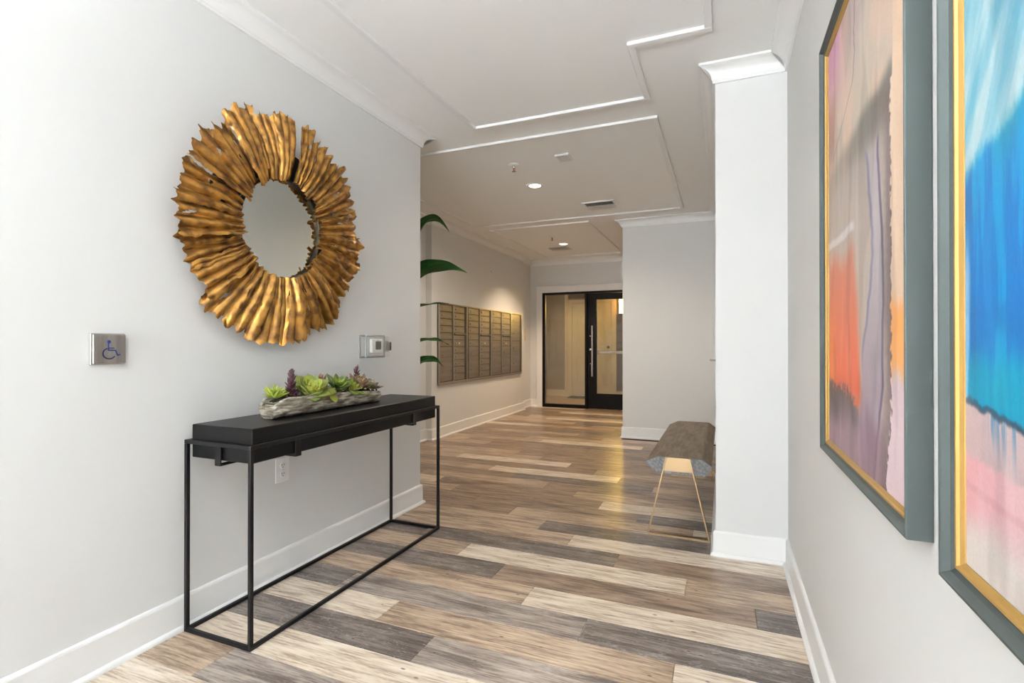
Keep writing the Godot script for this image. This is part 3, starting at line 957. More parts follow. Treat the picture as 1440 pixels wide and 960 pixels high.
# one torn, fluted sheet: a thin shell over a net in radius and angle, with slits left out
func gilt_leaf(a0: float, half: float, seed_: int, lift: float) -> SurfaceTool:
	var r := RandomNumberGenerator.new()
	r.seed = 700 + seed_
	var n := noise(800 + seed_, 1.0, 3)
	var flutes := r.randf_range(2.6, 3.4)
	var phase := r.randf() * PI
	var r_in := r.randf_range(0.238, 0.252)
	var r_out := r.randf_range(0.515, 0.562)
	var amp := r.randf_range(0.021, 0.028)
	var tip := r.randf_range(-0.006, 0.016)
	var NR := 40
	var NA := 40
	var slits := []
	for k in r.randi_range(2, 4): slits.append([r.randf_range(0.12, 0.9), r.randf_range(-0.75, 0.75), r.randf_range(0.04, 0.09), r.randf_range(0.04, 0.075), r.randf_range(-0.5, 0.5)])
	var front := []
	var live := []
	for i in NR + 1:
		var s := float(i) / NR
		var row := []
		for j in NA + 1:
			var q := lerpf(-1.0, 1.0, float(j) / NA)
			var ph := q * flutes * PI * 0.5 + phase + n.get_noise_2d(s * 1.1, 3.0) * 0.35
			var ridge := pow(absf(cos(ph)), 0.7)
			var edge_l := n.get_noise_2d(s * 4.0, 11.0) * 0.18 + n.get_noise_2d(s * 9.0, 11.0) * 0.05
			var edge_r := n.get_noise_2d(s * 4.0, 31.0) * 0.18 + n.get_noise_2d(s * 9.0, 31.0) * 0.05
			var qq := q + edge_l * pow(maxf(-q, 0.0), 4.0) + edge_r * pow(maxf(q, 0.0), 4.0)
			var out := r_out + 0.015 * sqrt(ridge) + n.get_noise_2d(q * 1.4, 50.0) * 0.045 + n.get_noise_2d(q * 3.0, 70.0) * 0.004
			var inn := r_in - 0.004 * ridge + n.get_noise_2d(q * 2.0, 90.0) * 0.010
			var rad := lerpf(inn, out, s)
			var ang := a0 + qq * half * lerpf(1.0, 0.92, s)
			var arch := 0.040 + 0.020 * sin(PI * pow(s, 0.8)) + tip * s * s - 0.010 * s
			var h := arch + lift + amp * (ridge - 0.45) * (0.75 + 0.45 * s) + n.get_noise_2d(s * 1.6, q * 1.0 + 20.0) * 0.008 - 0.015 * qq
			row.append(Vector3(maxf(h, 0.012), rad * cos(ang), -rad * sin(ang)))
		front.append(row)
	for i in NR:
		var row := []
		for j in NA:
			var s := (i + 0.5) / NR
			var q := lerpf(-1.0, 1.0, (j + 0.5) / NA)
			var on := true
			for e in slits:
				var ds: float = s - e[0]
				var dq: float = q - e[1] - ds * e[4]
				if pow(ds / e[2], 2) + pow(dq / e[3], 2) < 1.0: on = false
			row.append(on)
		live.append(row)
	var nor := []
	for i in NR + 1:
		var row := []
		for j in NA + 1:
			var du: Vector3 = front[i][mini(j + 1, NA)] - front[i][maxi(j - 1, 0)]
			var dv: Vector3 = front[mini(i + 1, NR)][j] - front[maxi(i - 1, 0)][j]
			var m := du.cross(dv).normalized()
			row.append(m if m.x > 0.0 else -m)
		nor.append(row)
	var st := mb()
	var th := 0.0016
	var four := func(a: Vector3, b: Vector3, c: Vector3, d: Vector3, na: Vector3, nb: Vector3, nc: Vector3, nd: Vector3) -> void:
		var g := (c - a).cross(d - b)
		if g.dot(na + nc) > 0.0:
			vtx(st, a, na); vtx(st, c, nc); vtx(st, b, nb); vtx(st, a, na); vtx(st, d, nd); vtx(st, c, nc)
		else:
			vtx(st, a, na); vtx(st, b, nb); vtx(st, c, nc); vtx(st, a, na); vtx(st, c, nc); vtx(st, d, nd)
	for i in NR:
		for j in NA:
			if not live[i][j]: continue
			var ij := [[i, j], [i, j + 1], [i + 1, j + 1], [i + 1, j]]
			var P := []
			var N := []
			for e in ij:
				P.append(front[e[0]][e[1]])
				N.append(nor[e[0]][e[1]])
			four.call(P[0], P[1], P[2], P[3], N[0], N[1], N[2], N[3])
			var B := []
			for k in 4: B.append(P[k] - N[k] * th)
			four.call(B[0], B[1], B[2], B[3], -N[0], -N[1], -N[2], -N[3])
			var around := [[i - 1, j], [i, j + 1], [i + 1, j], [i, j - 1]]
			for k in 4:
				var e: Array = around[k]
				if e[0] >= 0 and e[0] < NR and e[1] >= 0 and e[1] < NA and live[e[0]][e[1]]: continue
				var k2 := (k + 1) % 4
				var w: Vector3 = ((P[k] + P[k2]) * 0.5 - (P[0] + P[1] + P[2] + P[3]) * 0.25).normalized()
				four.call(P[k], P[k2], B[k2], B[k], w, w, w, w)
	return st


# ------------------------------------------------------------------ paintings

func build_paintings() -> void:
	painting(-1.89, -1.058, "painting", "tall abstract painting of peach, grey and coral washes in a grey and gold frame", art_coral())
	painting(-0.915, -0.083, "painting", "tall abstract painting of blue, white and pink washes in a grey and gold frame", art_blue())


func painting(z0: float, z1: float, called: String, label: String, tex: Texture2D) -> void:
	var y0 := 0.868
	var y1 := 2.130
	var c := Vector3(XR, (y0 + y1) / 2, (z0 + z1) / 2)
	var t := thing(called, label, "painting", c, "")
	var hy := (y1 - y0) / 2
	var hz := (z1 - z0) / 2
	# profiles run from the outer edge inwards: (inset, height off the wall)
	var outer := [Vector2(0, 0.001), Vector2(0, 0.0375), Vector2(0.0015, 0.0400), Vector2(0.005, 0.0400), Vector2(0.0065, 0.0385), Vector2(0.013, 0.0300), Vector2(0.019, 0.0265), Vector2(0.020, 0.0250), Vector2(0.020, 0.0010)]
	var lip := [Vector2(0.020, 0.0015), Vector2(0.020, 0.0270), Vector2(0.0215, 0.0280), Vector2(0.0245, 0.0275), Vector2(0.0265, 0.0240), Vector2(0.032, 0.0205), Vector2(0.0325, 0.0015)]
	var grey := mat(rgb(68, 77, 76), 0.45, 0.15)
	var gold := mat(rgb(176, 140, 78), 0.45, 0.5)
	for e in [["frame_rail", outer, grey], ["gilt_lip", lip, gold]]:
		var path := [Vector2(-hz, -hy), Vector2(hz, -hy), Vector2(hz, hy), Vector2(-hz, hy)]
		for i in 4:
			var a: Vector2 = path[i]
			var b: Vector2 = path[(i + 1) % 4]
			var st := mb()
			var prof: Array = e[1]
			var ring := func(p: Vector2, q: Vector2) -> Vector3:
				return Vector3(-q.y, p.y - signf(p.y) * q.x, p.x - signf(p.x) * q.x)
			var mid := (ring.call(a, Vector2(0.012, 0.015)) + ring.call(b, Vector2(0.012, 0.015))) * 0.5 as Vector3
			for k in prof.size():
				var k2 := (k + 1) % prof.size()
				var q0: Vector3 = ring.call(a, prof[k])
				var q1: Vector3 = ring.call(b, prof[k])
				var q2: Vector3 = ring.call(b, prof[k2])
				var q3: Vector3 = ring.call(a, prof[k2])
				var along := (q1 - q0).normalized()
				var dd: Vector3 = (q3 - q0)
				var w := dd.cross(along)
				var e2: Vector2 = prof[k2] - prof[k]
				# outward side of the profile loop, in (inset, height)
				var on := Vector2(-e2.y, e2.x)
				var inset_dir := (Vector3(0, -signf(a.y), 0) if absf(a.y - b.y) < 0.01 else Vector3(0, 0, -signf(a.x)))
				var out3 := inset_dir * on.x + Vector3(-1, 0, 0) * on.y
				quad(st, q0, q1, q2, q3, (q0 + q1 + q2 + q3) * 0.25 - out3.normalized() * 0.001)
			obj(e[0], st, e[2], t)
	var m := mat(Color.WHITE, 0.5)
	m.albedo_texture = tex
	m.normal_enabled = true
	m.normal_texture = bumps(77, 0.4, 0.6, 2, 256)
	m.normal_scale = 0.1
	var cv := mb()
	var w := hz - 0.0325
	var h := hy - 0.0325
	var x := -0.019
	var q := [Vector3(x, h, -w), Vector3(x, h, w), Vector3(x, -h, w), Vector3(x, -h, -w)]
	var uvs := [Vector2(0, 0), Vector2(1, 0), Vector2(1, 1), Vector2(0, 1)]
	for k in [0, 1, 2, 0, 2, 3]: vtx(cv, q[k], Vector3.LEFT, uvs[k])
	obj("canvas", cv, m, t)
	obj("backing_board", box_mesh(Vector3(-0.0185, -h, -w), Vector3(-0.001, h, w)), mat(rgb(120, 104, 84), 0.9), t)


func ss(a: float, b: float, x: float) -> float:
	return smoothstep(a, b, x)


func art_coral() -> ImageTexture:
	var w := 360
	var h := 560
	var n1 := noise(61, 1.0, 4)
	var n2 := noise(62, 1.0, 3)
	var px := PackedByteArray()
	px.resize(w * h * 3)
	var weave := noise(63, 0.9, 1, FastNoiseLite.TYPE_VALUE)
	for yy in h:
		var t := float(yy) / h
		for xx in w:
			var s := float(xx) / w
			var wob := n1.get_noise_2d(s * 3.0, t * 3.0)
			var rag := n2.get_noise_2d(s * 30.0, t * 44.0)
			var c := rgb(203, 188, 172).lerp(rgb(216, 190, 172), ss(0.1, 0.5, wob + 0.3))
			c = c.lerp(rgb(212, 148, 182), (1.0 - ss(0.10, 0.42, s + wob * 0.1)) * (1.0 - ss(0.02, 0.24, t)) * 0.85)
			c = c.lerp(rgb(166, 150, 160), (1.0 - ss(0.02, 0.10, absf(s - 0.46 + t * 0.15 + wob * 0.08))) * (1.0 - ss(0.05, 0.22, t)) * 0.6)
			c = c.lerp(rgb(168, 120, 108), (1.0 - ss(0.08, 0.2, s + wob * 0.06)) * ss(0.10, 0.17, t) * (1.0 - ss(0.24, 0.34, t)) * 0.6)
			# fine ink line running down the upper left
			var ln := 0.434 - ss(0.17, 0.30, t) * 0.34 + n1.get_noise_2d(9.0, t * 9.0) * 0.03
			c = c.lerp(rgb(120, 108, 110), (1.0 - ss(0.003, 0.010, absf(s - ln))) * (1.0 - ss(0.28, 0.30, t)) * 0.6)
			# grey wedge
			var wedge := 0.33 - (s - 0.35) * 0.03 + n1.get_noise_2d(s * 4.0, 5.0) * 0.012
			var k := ss(-0.035, 0.010, t - wedge + 0.014) * (1.0 - ss(0.0, 0.20, t - wedge))
			c = c.lerp(rgb(106, 102, 98), k * 0.88 * (0.35 + 0.65 * ss(0.05, 0.75, s)))
			# grey field and the pale lavender arch
			var body := ss(0.34, 0.40, t)
			c = c.lerp(rgb(188, 175, 167), body * 0.7)
			var ai := 0.60 + 0.05 * sin((t - 0.40) * 9.0) - ss(0.56, 0.8, t) * 0.05 + n1.get_noise_2d(t * 8.0, 41.0) * 0.02
			var ao := 0.715 + ss(0.40, 0.62, t) * 0.045 - ss(0.80, 1.0, t) * 0.09 + n1.get_noise_2d(t * 7.0, 61.0) * 0.012
			var arch_in := ss(0.35, 0.38, t + (s - 0.65) * (s - 0.65) * 2.0 - 0.02)
			c = c.lerp(rgb(186, 178, 182).lerp(rgb(160, 142, 158), ss(0.55, 1.0, t)), arch_in * ss(-0.01, 0.02, s - ai) * (1.0 - ss(-0.012, 0.012, s - ao)) * 0.9)
			c = c.lerp(rgb(126, 124, 158), arch_in * (1.0 - ss(0.004, 0.022, absf(s - ai))) * (1.0 - ss(0.72, 0.85, t)) * 0.8)
			c = c.lerp(rgb(92, 82, 118), arch_in * (1.0 - ss(0.003, 0.017, absf(s - ao))) * 0.85)
			# mauve lower part, dark smudge under the coral block
			c = c.lerp(rgb(150, 120, 136), ss(0.84, 0.92, t + wob * 0.03) * (1.0 - ss(0.75, 0.80, s)) * 0.75)
			c = c.lerp(rgb(88, 78, 80), ss(0.80, 0.85, t) * (1.0 - ss(0.87, 0.95, t + wob * 0.05)) * (1.0 - ss(0.40, 0.56, s)) * 0.8)
			var red := ss(0.50, 0.57, t + wob * 0.05) * (1.0 - ss(0.832, 0.850, t + rag * 0.03 - s * 0.05 + wob * 0.02)) * (1.0 - ss(0.38 + 0.10 * ss(0.5, 0.85, t), 0.46 + 0.10 * ss(0.5, 0.85, t), s + wob * 0.06)) * ss(-0.02, 0.04, s)
			c = c.lerp(rgb(206, 124, 98).lerp(rgb(222, 104, 70), ss(0.55, 0.82, t)), red * 0.93)
			var orange := (1.0 - ss(0.05, 0.16, s)) * ss(0.60, 0.78, t) * (1.0 - ss(0.83, 0.85, t))
			c = c.lerp(rgb(232, 140, 76), orange * 0.6)
			c = c.lerp(rgb(232, 226, 228), (1.0 - ss(0.004, 0.014, absf(t - 0.497 - (0.42 - s) * 0.01 + wob * 0.01))) * (1.0 - ss(0.40, 0.46, s)) * 0.7)
			# torn edge and the pale right-hand band
			var edge := 0.828 - ss(0.85, 1.0, t) * 0.05 - ss(0.33, 0.0, t) * 0.0 + rag * 0.012 + n1.get_noise_2d(3.0, t * 6.0) * 0.008
			var low := ss(0.30, 0.34, t)
			c = c.lerp(rgb(104, 88, 90), low * ss(-0.10, 0.0, s - edge) * (1.0 - ss(-0.004, 0.004, s - edge)) * 0.7)
			var band := rgb(234, 204, 178).lerp(rgb(226, 196, 170), ss(-0.3, 0.3, wob))
			band = band.lerp(rgb(246, 172, 104), ss(0.66, 0.70, t + wob * 0.04) * (1.0 - ss(0.79, 0.83, t + wob * 0.05)))
			band = band.lerp(rgb(228, 204, 210), ss(0.80, 0.84, t + wob * 0.05))
			band = band.lerp(rgb(244, 176, 128), (1.0 - ss(0.02, 0.10, t)) * ss(0.9, 0.98, s))
			c = c.lerp(band, ss(-0.004, 0.006, s - (edge if t > 0.31 else 0.852 + n1.get_noise_2d(7.0, t * 5.0) * 0.01)))
			c = c.lerp(rgb(92, 78, 84), low * (1.0 - ss(0.002, 0.008, absf(s - edge))) * ss(-0.1, 0.25, rag + 0.1) * 0.8)
			c = c.lerp(c.darkened(0.22), ss(0.05, 0.4, n2.get_noise_2d(s * 5.0, t * 2.0 + 20.0)) * 0.40)
			c = c.lerp(c.lightened(0.25), ss(0.1, 0.45, n2.get_noise_2d(s * 9.0, t * 3.0 + 60.0)) * 0.3)
			c = c.darkened(0.05 * (0.5 + 0.5 * weave.get_noise_2d(xx, yy)))
			var i := (yy * w + xx) * 3
			px[i] = int(clampf(c.r, 0, 1) * 255.0)
			px[i + 1] = int(clampf(c.g, 0, 1) * 255.0)
			px[i + 2] = int(clampf(c.b, 0, 1) * 255.0)
	return picture(w, h, px)


func art_blue() -> ImageTexture:
	var w := 480
	var h := 560
	var n1 := noise(71, 1.0, 4)
	var n2 := noise(72, 1.0, 3)
	var px := PackedByteArray()
	px.resize(w * h * 3)
	var weave := noise(73, 0.9, 1, FastNoiseLite.TYPE_VALUE)
	for yy in h:
		var t := float(yy) / h
		for xx in w:
			var s := float(xx) / w
			var wob := n1.get_noise_2d(s * 5.0, t * 4.0)
			var rag := n2.get_noise_2d(s * 36.0, t * 30.0)
			# pale blue wash with brushed white sweeps
			var sweep := n1.get_noise_2d((s * 1.4 - t) * 1.6, (s * 1.2 + t) * 8.0)
			var c := rgb(128, 182, 200).lerp(rgb(178, 206, 212), ss(-0.15, 0.35, sweep))
			c = c.lerp(rgb(84, 160, 188), ss(0.12, 0.45, -sweep) * 0.7)
			# strong blue pool
			var top := 0.560 - s * 0.22 + n1.get_noise_2d(s * 9.0, 2.0) * 0.016
			var pool := ss(-0.012, 0.016, t - top + rag * 0.008)
			var blue := rgb(6, 104, 172).lerp(rgb(0, 134, 186), ss(-0.2, 0.3, n1.get_noise_2d(s * 22.0, t * 3.0)))
			blue = blue.lerp(rgb(16, 132, 156), (1.0 - ss(0.0, 0.05, t - top)) * ss(0.05, 0.16, s) * 0.7)
			blue = blue.lerp(rgb(6, 100, 164), (1.0 - ss(0.004, 0.022, absf(t - 0.728 - wob * 0.02))) * ss(0.04, 0.08, s) * 0.6)
			blue = blue.lerp(rgb(0, 142, 168), ss(0.745, 0.79, t + wob * 0.02) * 0.75)
			var run := absf(s - 0.075 - n1.get_noise_2d(4.0, t * 9.0) * 0.01)
			blue = blue.lerp(rgb(8, 104, 176), (1.0 - ss(0.002, 0.008, run)) * (1.0 - ss(0.68, 0.72, t)) * 0.6)
			c = c.lerp(blue, pool)
			c = c.lerp(rgb(132, 178, 214), pool * (1.0 - ss(0.008, 0.022, s + wob * 0.012)) * ss(0.60, 0.68, t) * 0.8)
			# dirty pink below a dark tide line
			var tide := 0.812 + s * 0.10 - ss(0.3, 0.9, s) * 0.08 + n1.get_noise_2d(s * 12.0, 8.0) * 0.006 + rag * 0.003
			var below := ss(-0.002, 0.004, t - tide)
			var dirt := rgb(178, 156, 158).lerp(rgb(196, 172, 172), ss(-0.3, 0.3, wob))
			var drip := ss(0.0, 0.35, n1.get_noise_2d(s * 38.0, t * 3.0)) * ss(0.06, 0.10, s)
			dirt = dirt.lerp(rgb(78, 132, 170), drip * (1.0 - ss(0.0, 0.06, t - tide)) * 0.85)
			c = c.lerp(dirt, below)
			c = c.lerp(rgb(48, 62, 82), (1.0 - ss(0.001, 0.006, absf(t - tide))) * 0.8)
			var pk := 0.872 + s * 0.05 - ss(0.3, 0.9, s) * 0.06 + rag * 0.004 + wob * 0.006
			var pink := rgb(214, 160, 166).lerp(rgb(210, 180, 184), ss(0.0, 0.3, s))
			c = c.lerp(pink, ss(-0.003, 0.004, t - pk))
			c = c.lerp(rgb(196, 148, 152), (1.0 - ss(0.002, 0.007, absf(t - 0.909 - s * 0.05 - wob * 0.005))) * 0.6)
			c = c.lerp(rgb(212, 202, 196), ss(0.915, 0.965, t + wob * 0.02))
			c = c.lerp(c.darkened(0.22), ss(0.05, 0.4, n2.get_noise_2d(s * 5.0, t * 2.0 + 20.0)) * 0.40)
			c = c.lerp(c.lightened(0.25), ss(0.1, 0.45, n2.get_noise_2d(s * 9.0, t * 3.0 + 60.0)) * 0.3)
			c = c.darkened(0.05 * (0.5 + 0.5 * weave.get_noise_2d(xx, yy)))
			var i := (yy * w + xx) * 3
			px[i] = int(clampf(c.r, 0, 1) * 255.0)
			px[i + 1] = int(clampf(c.g, 0, 1) * 255.0)
			px[i + 2] = int(clampf(c.b, 0, 1) * 255.0)
	return picture(w, h, px)


# ------------------------------------------------------------------ small things on the walls

func build_wall_devices() -> void:
	# accessible push plate; lies in the plane of the left wall, its local x runs along -z
	var s := thing("door_push_plate", "square steel push plate with blue wheelchair symbol on the left wall", "push plate", Vector3(XL, 1.180, -1.182))
	obj("back_box", box_mesh(Vector3(0, -0.058, -0.058), Vector3(0.010, 0.058, 0.058), 0.002), M.chrome, s)
	var pm := mat(Color.WHITE, 0.42, 0.9)
	pm.albedo_texture = noise_map(81, 0.02, [[0.0, rgb(150, 145, 138)], [1.0, rgb(178, 174, 167)]], 3, 256, Vector2i(1, 16))
	tri_planar(pm, Vector3(6, 6, 6))
	obj("face_plate", box_mesh(Vector3(0.011, -0.0545, -0.0565), Vector3(0.020, 0.0545, 0.0545), 0.003), pm, s)
	var st := mb()
	var pt := func(u: float, v: float) -> Vector3: return Vector3(0.0202, v, -u)
	var stroke := func(pts: Array, w: float) -> void:
		for i in pts.size() - 1:
			var a: Vector3 = pts[i]
			var b: Vector3 = pts[i + 1]
			bar(st, a - (b - a).normalized() * w * 0.35, b + (b - a).normalized() * w * 0.35, 0.0006, w, Vector3.RIGHT.cross(b - a).normalized())
	var ring := []
	for k in 25:
		var a := deg_to_rad(lerpf(112, 325, k / 24.0))
		ring.append(pt.call(-0.0015 + 0.021 * cos(a), -0.0165 + 0.0195 * sin(a)))
	stroke.call(ring, 0.0042)
	stroke.call([pt.call(-0.0045, 0.022), pt.call(-0.0045, -0.004), pt.call(0.0195, -0.005), pt.call(0.0265, -0.0235), pt.call(0.0345, -0.0205)], 0.0045)
	stroke.call([pt.call(-0.0035, 0.0035), pt.call(0.0145, 0.0035)], 0.0036)
	add(st, lathe([Vector2(0.0062, 0), Vector2(0.0062, 0.0006), Vector2(0, 0.0006)], pt.call(-0.0025, 0.0265) - Vector3(0.0003, 0, 0), Basis(Vector3.UP, Vector3.RIGHT, Vector3.BACK), 20))
	obj("wheelchair_symbol", st, mat(rgb(24, 44, 122), 0.45), s, "blue wheelchair symbol")

	# thermostat in a clear lockable guard
	var th := thing("thermostat", "small white thermostat with a dark screen inside a clear guard", "thermostat", Vector3(XL, 1.185, -2.755))
	obj("body", box_mesh(Vector3(0.001, -0.045, -0.058), Vector3(0.030, 0.045, 0.050), 0.005), M.white_plastic, th)
	obj("screen", box_mesh(Vector3(0.0295, -0.024, -0.036), Vector3(0.0312, 0.030, 0.022), 0.0006), mat(rgb(26, 29, 27), 0.35), th)
	for k in 4:
		obj("button", box_mesh(Vector3(0.0295, 0.021 - 0.016 * k, -0.047), Vector3(0.0315, 0.029 - 0.016 * k, -0.037), 0.0008), M.white_plastic, th)
	obj("nameplate", box_mesh(Vector3(0.0297, 0.033, -0.014), Vector3(0.0304, 0.037, 0.006)), mat(rgb(120, 120, 120), 0.4), th)
	var g := thing("thermostat_guard", "clear plastic lockable box over the thermostat on the left wall", "guard", Vector3(XL, 1.182, -2.752))
	var cm := mat(Color(0.95, 0.97, 0.96, 0.04), 0.0)
	cm.transparency = BaseMaterial3D.TRANSPARENCY_ALPHA
	var edge := mat(Color(0.72, 0.75, 0.74, 0.42), 0.12)
	edge.transparency = BaseMaterial3D.TRANSPARENCY_ALPHA
	var hy := 0.074
	var za := -0.115
	var zb := 0.147
	var st2 := mb()
	span(st2, Vector3(0.001, -hy, za), Vector3(0.006, -hy + 0.012, zb), 0.001)
	span(st2, Vector3(0.001, hy - 0.012, za), Vector3(0.006, hy, zb), 0.001)
	span(st2, Vector3(0.001, -hy + 0.012, za), Vector3(0.006, hy - 0.012, za + 0.012), 0.001)
	span(st2, Vector3(0.001, -hy + 0.012, zb - 0.012), Vector3(0.006, hy - 0.012, zb), 0.001)
	obj("base_ring", st2, edge, g)
	var lid := mb()
	span(lid, Vector3(0.046, -hy + 0.006, za + 0.006), Vector3(0.049, hy - 0.006, zb - 0.006), 0.001)
	span(lid, Vector3(0.006, hy - 0.009, za + 0.006), Vector3(0.046, hy - 0.006, zb - 0.006))
	span(lid, Vector3(0.006, -hy + 0.006, za + 0.006), Vector3(0.046, -hy + 0.009, zb - 0.006))
	span(lid, Vector3(0.006, -hy + 0.009, zb - 0.009), Vector3(0.046, hy - 0.009, zb - 0.006))
	span(lid, Vector3(0.006, -hy + 0.009, za + 0.006), Vector3(0.046, hy - 0.009, za + 0.009))
	obj("cover", lid, cm, g)
	obj("corner_rib", box_mesh(Vector3(0.044, -hy + 0.004, zb - 0.012), Vector3(0.051, hy - 0.004, zb - 0.004), 0.002), edge, g)
	obj("lock", box_mesh(Vector3(0.012, -0.028, za - 0.026), Vector3(0.040, 0.030, za - 0.001), 0.003), mat(rgb(92, 84, 74), 0.35, 0.8), g, "small metal lock")
	obj("keyhole", box_mesh(Vector3(0.0395, -0.018, za - 0.020), Vector3(0.0415, 0.004, za - 0.010), 0.0008), M.dark, g)
	obj("hasp", box_mesh(Vector3(0.001, -0.034, za - 0.034), Vector3(0.012, 0.036, za - 0.001), 0.002), edge, g)

	# duplex outlet under the console
	var o := thing("wall_outlet", "white duplex power outlet low on the left wall behind the console", "outlet", Vector3(XL, 0.548, -2.0))
	obj("cover_plate", box_mesh(Vector3(0.0005, -0.062, -0.044), Vector3(0.006, 0.062, 0.044), 0.002), M.white_plastic, o)
	for k in 2:
		var y := 0.022 - 0.044 * k
		var rc := sub("receptacle", o, Vector3(0, y, 0))
		obj("face", lathe([Vector2(0.0175, 0.0055), Vector2(0.0175, 0.0078), Vector2(0.0165, 0.0085), Vector2(0, 0.0085)], Vector3.ZERO, Basis(Vector3.UP, Vector3.RIGHT, Vector3.BACK), 24), M.white_plastic, rc)
		obj("slot", box_mesh(Vector3(0.0080, -0.001, 0.005), Vector3(0.0088, 0.009, 0.0078)), M.dark, rc)
		obj("slot", box_mesh(Vector3(0.0080, 0.000, -0.0078), Vector3(0.0088, 0.008, -0.005)), M.dark, rc)
		obj("slot", box_mesh(Vector3(0.0080, -0.011, -0.0025), Vector3(0.0088, -0.006, 0.0025)), M.dark, rc)
	obj("screw", lathe([Vector2(0.0028, 0.0055), Vector2(0.0025, 0.0072), Vector2(0, 0.0075)], Vector3.ZERO, Basis(Vector3.UP, Vector3.RIGHT, Vector3.BACK), 12), M.steel, o)

	var sw := thing("wall_control", "narrow cream wall control plate past the far end of the mailboxes", "switch", Vector3(-3.43, 1.37, -8.93))
	obj("cover_plate", box_mesh(Vector3(0.0005, -0.115, -0.05), Vector3(0.010, 0.115, 0.05), 0.003), mat(rgb(222, 208, 176), 0.45), sw)
	obj("rocker", box_mesh(Vector3(0.0095, -0.035, -0.018), Vector3(0.013, 0.035, 0.018), 0.002), mat(rgb(230, 218, 190), 0.4), sw)


# ------------------------------------------------------------------ mailboxes

func mail_door(parent: Node, z0: float, z1: float, y0: float, y1: float, big: bool, sticker: Variant) -> void:
	var x := 0.016
	var dz := z0 - z1
	var d := sub("parcel_door" if big else "mailbox_door", parent, Vector3(x, (y0 + y1) / 2, (z0 + z1) / 2))
	var hy := (y1 - y0) / 2 - 0.0038
	var hz := dz / 2 - 0.004
	obj("panel", box_mesh(Vector3(0, -hy, -hz), Vector3(0.008, hy, hz), 0.003), M.mail, d)
	var turn := Basis(Vector3.UP, Vector3.RIGHT, Vector3.BACK)
	var locks := [Vector3(0.008, hy * 0.55, hz * 0.62), Vector3(0.008, -hy * 0.45, hz * 0.62)] if big else [Vector3(0.008, 0, hz * 0.74)]
	for l in locks:
		obj("lock", lathe([Vector2(0.011, -0.001), Vector2(0.011, 0.003), Vector2(0.009, 0.005), Vector2(0, 0.005)], l, turn, 14), M.chrome, d)
	if not big:
		obj("number_plate", box_mesh(Vector3(0.0075, -0.013, -0.018), Vector3(0.0092, 0.013, 0.014), 0.0008), M.brass if sticker == null else sticker, d)


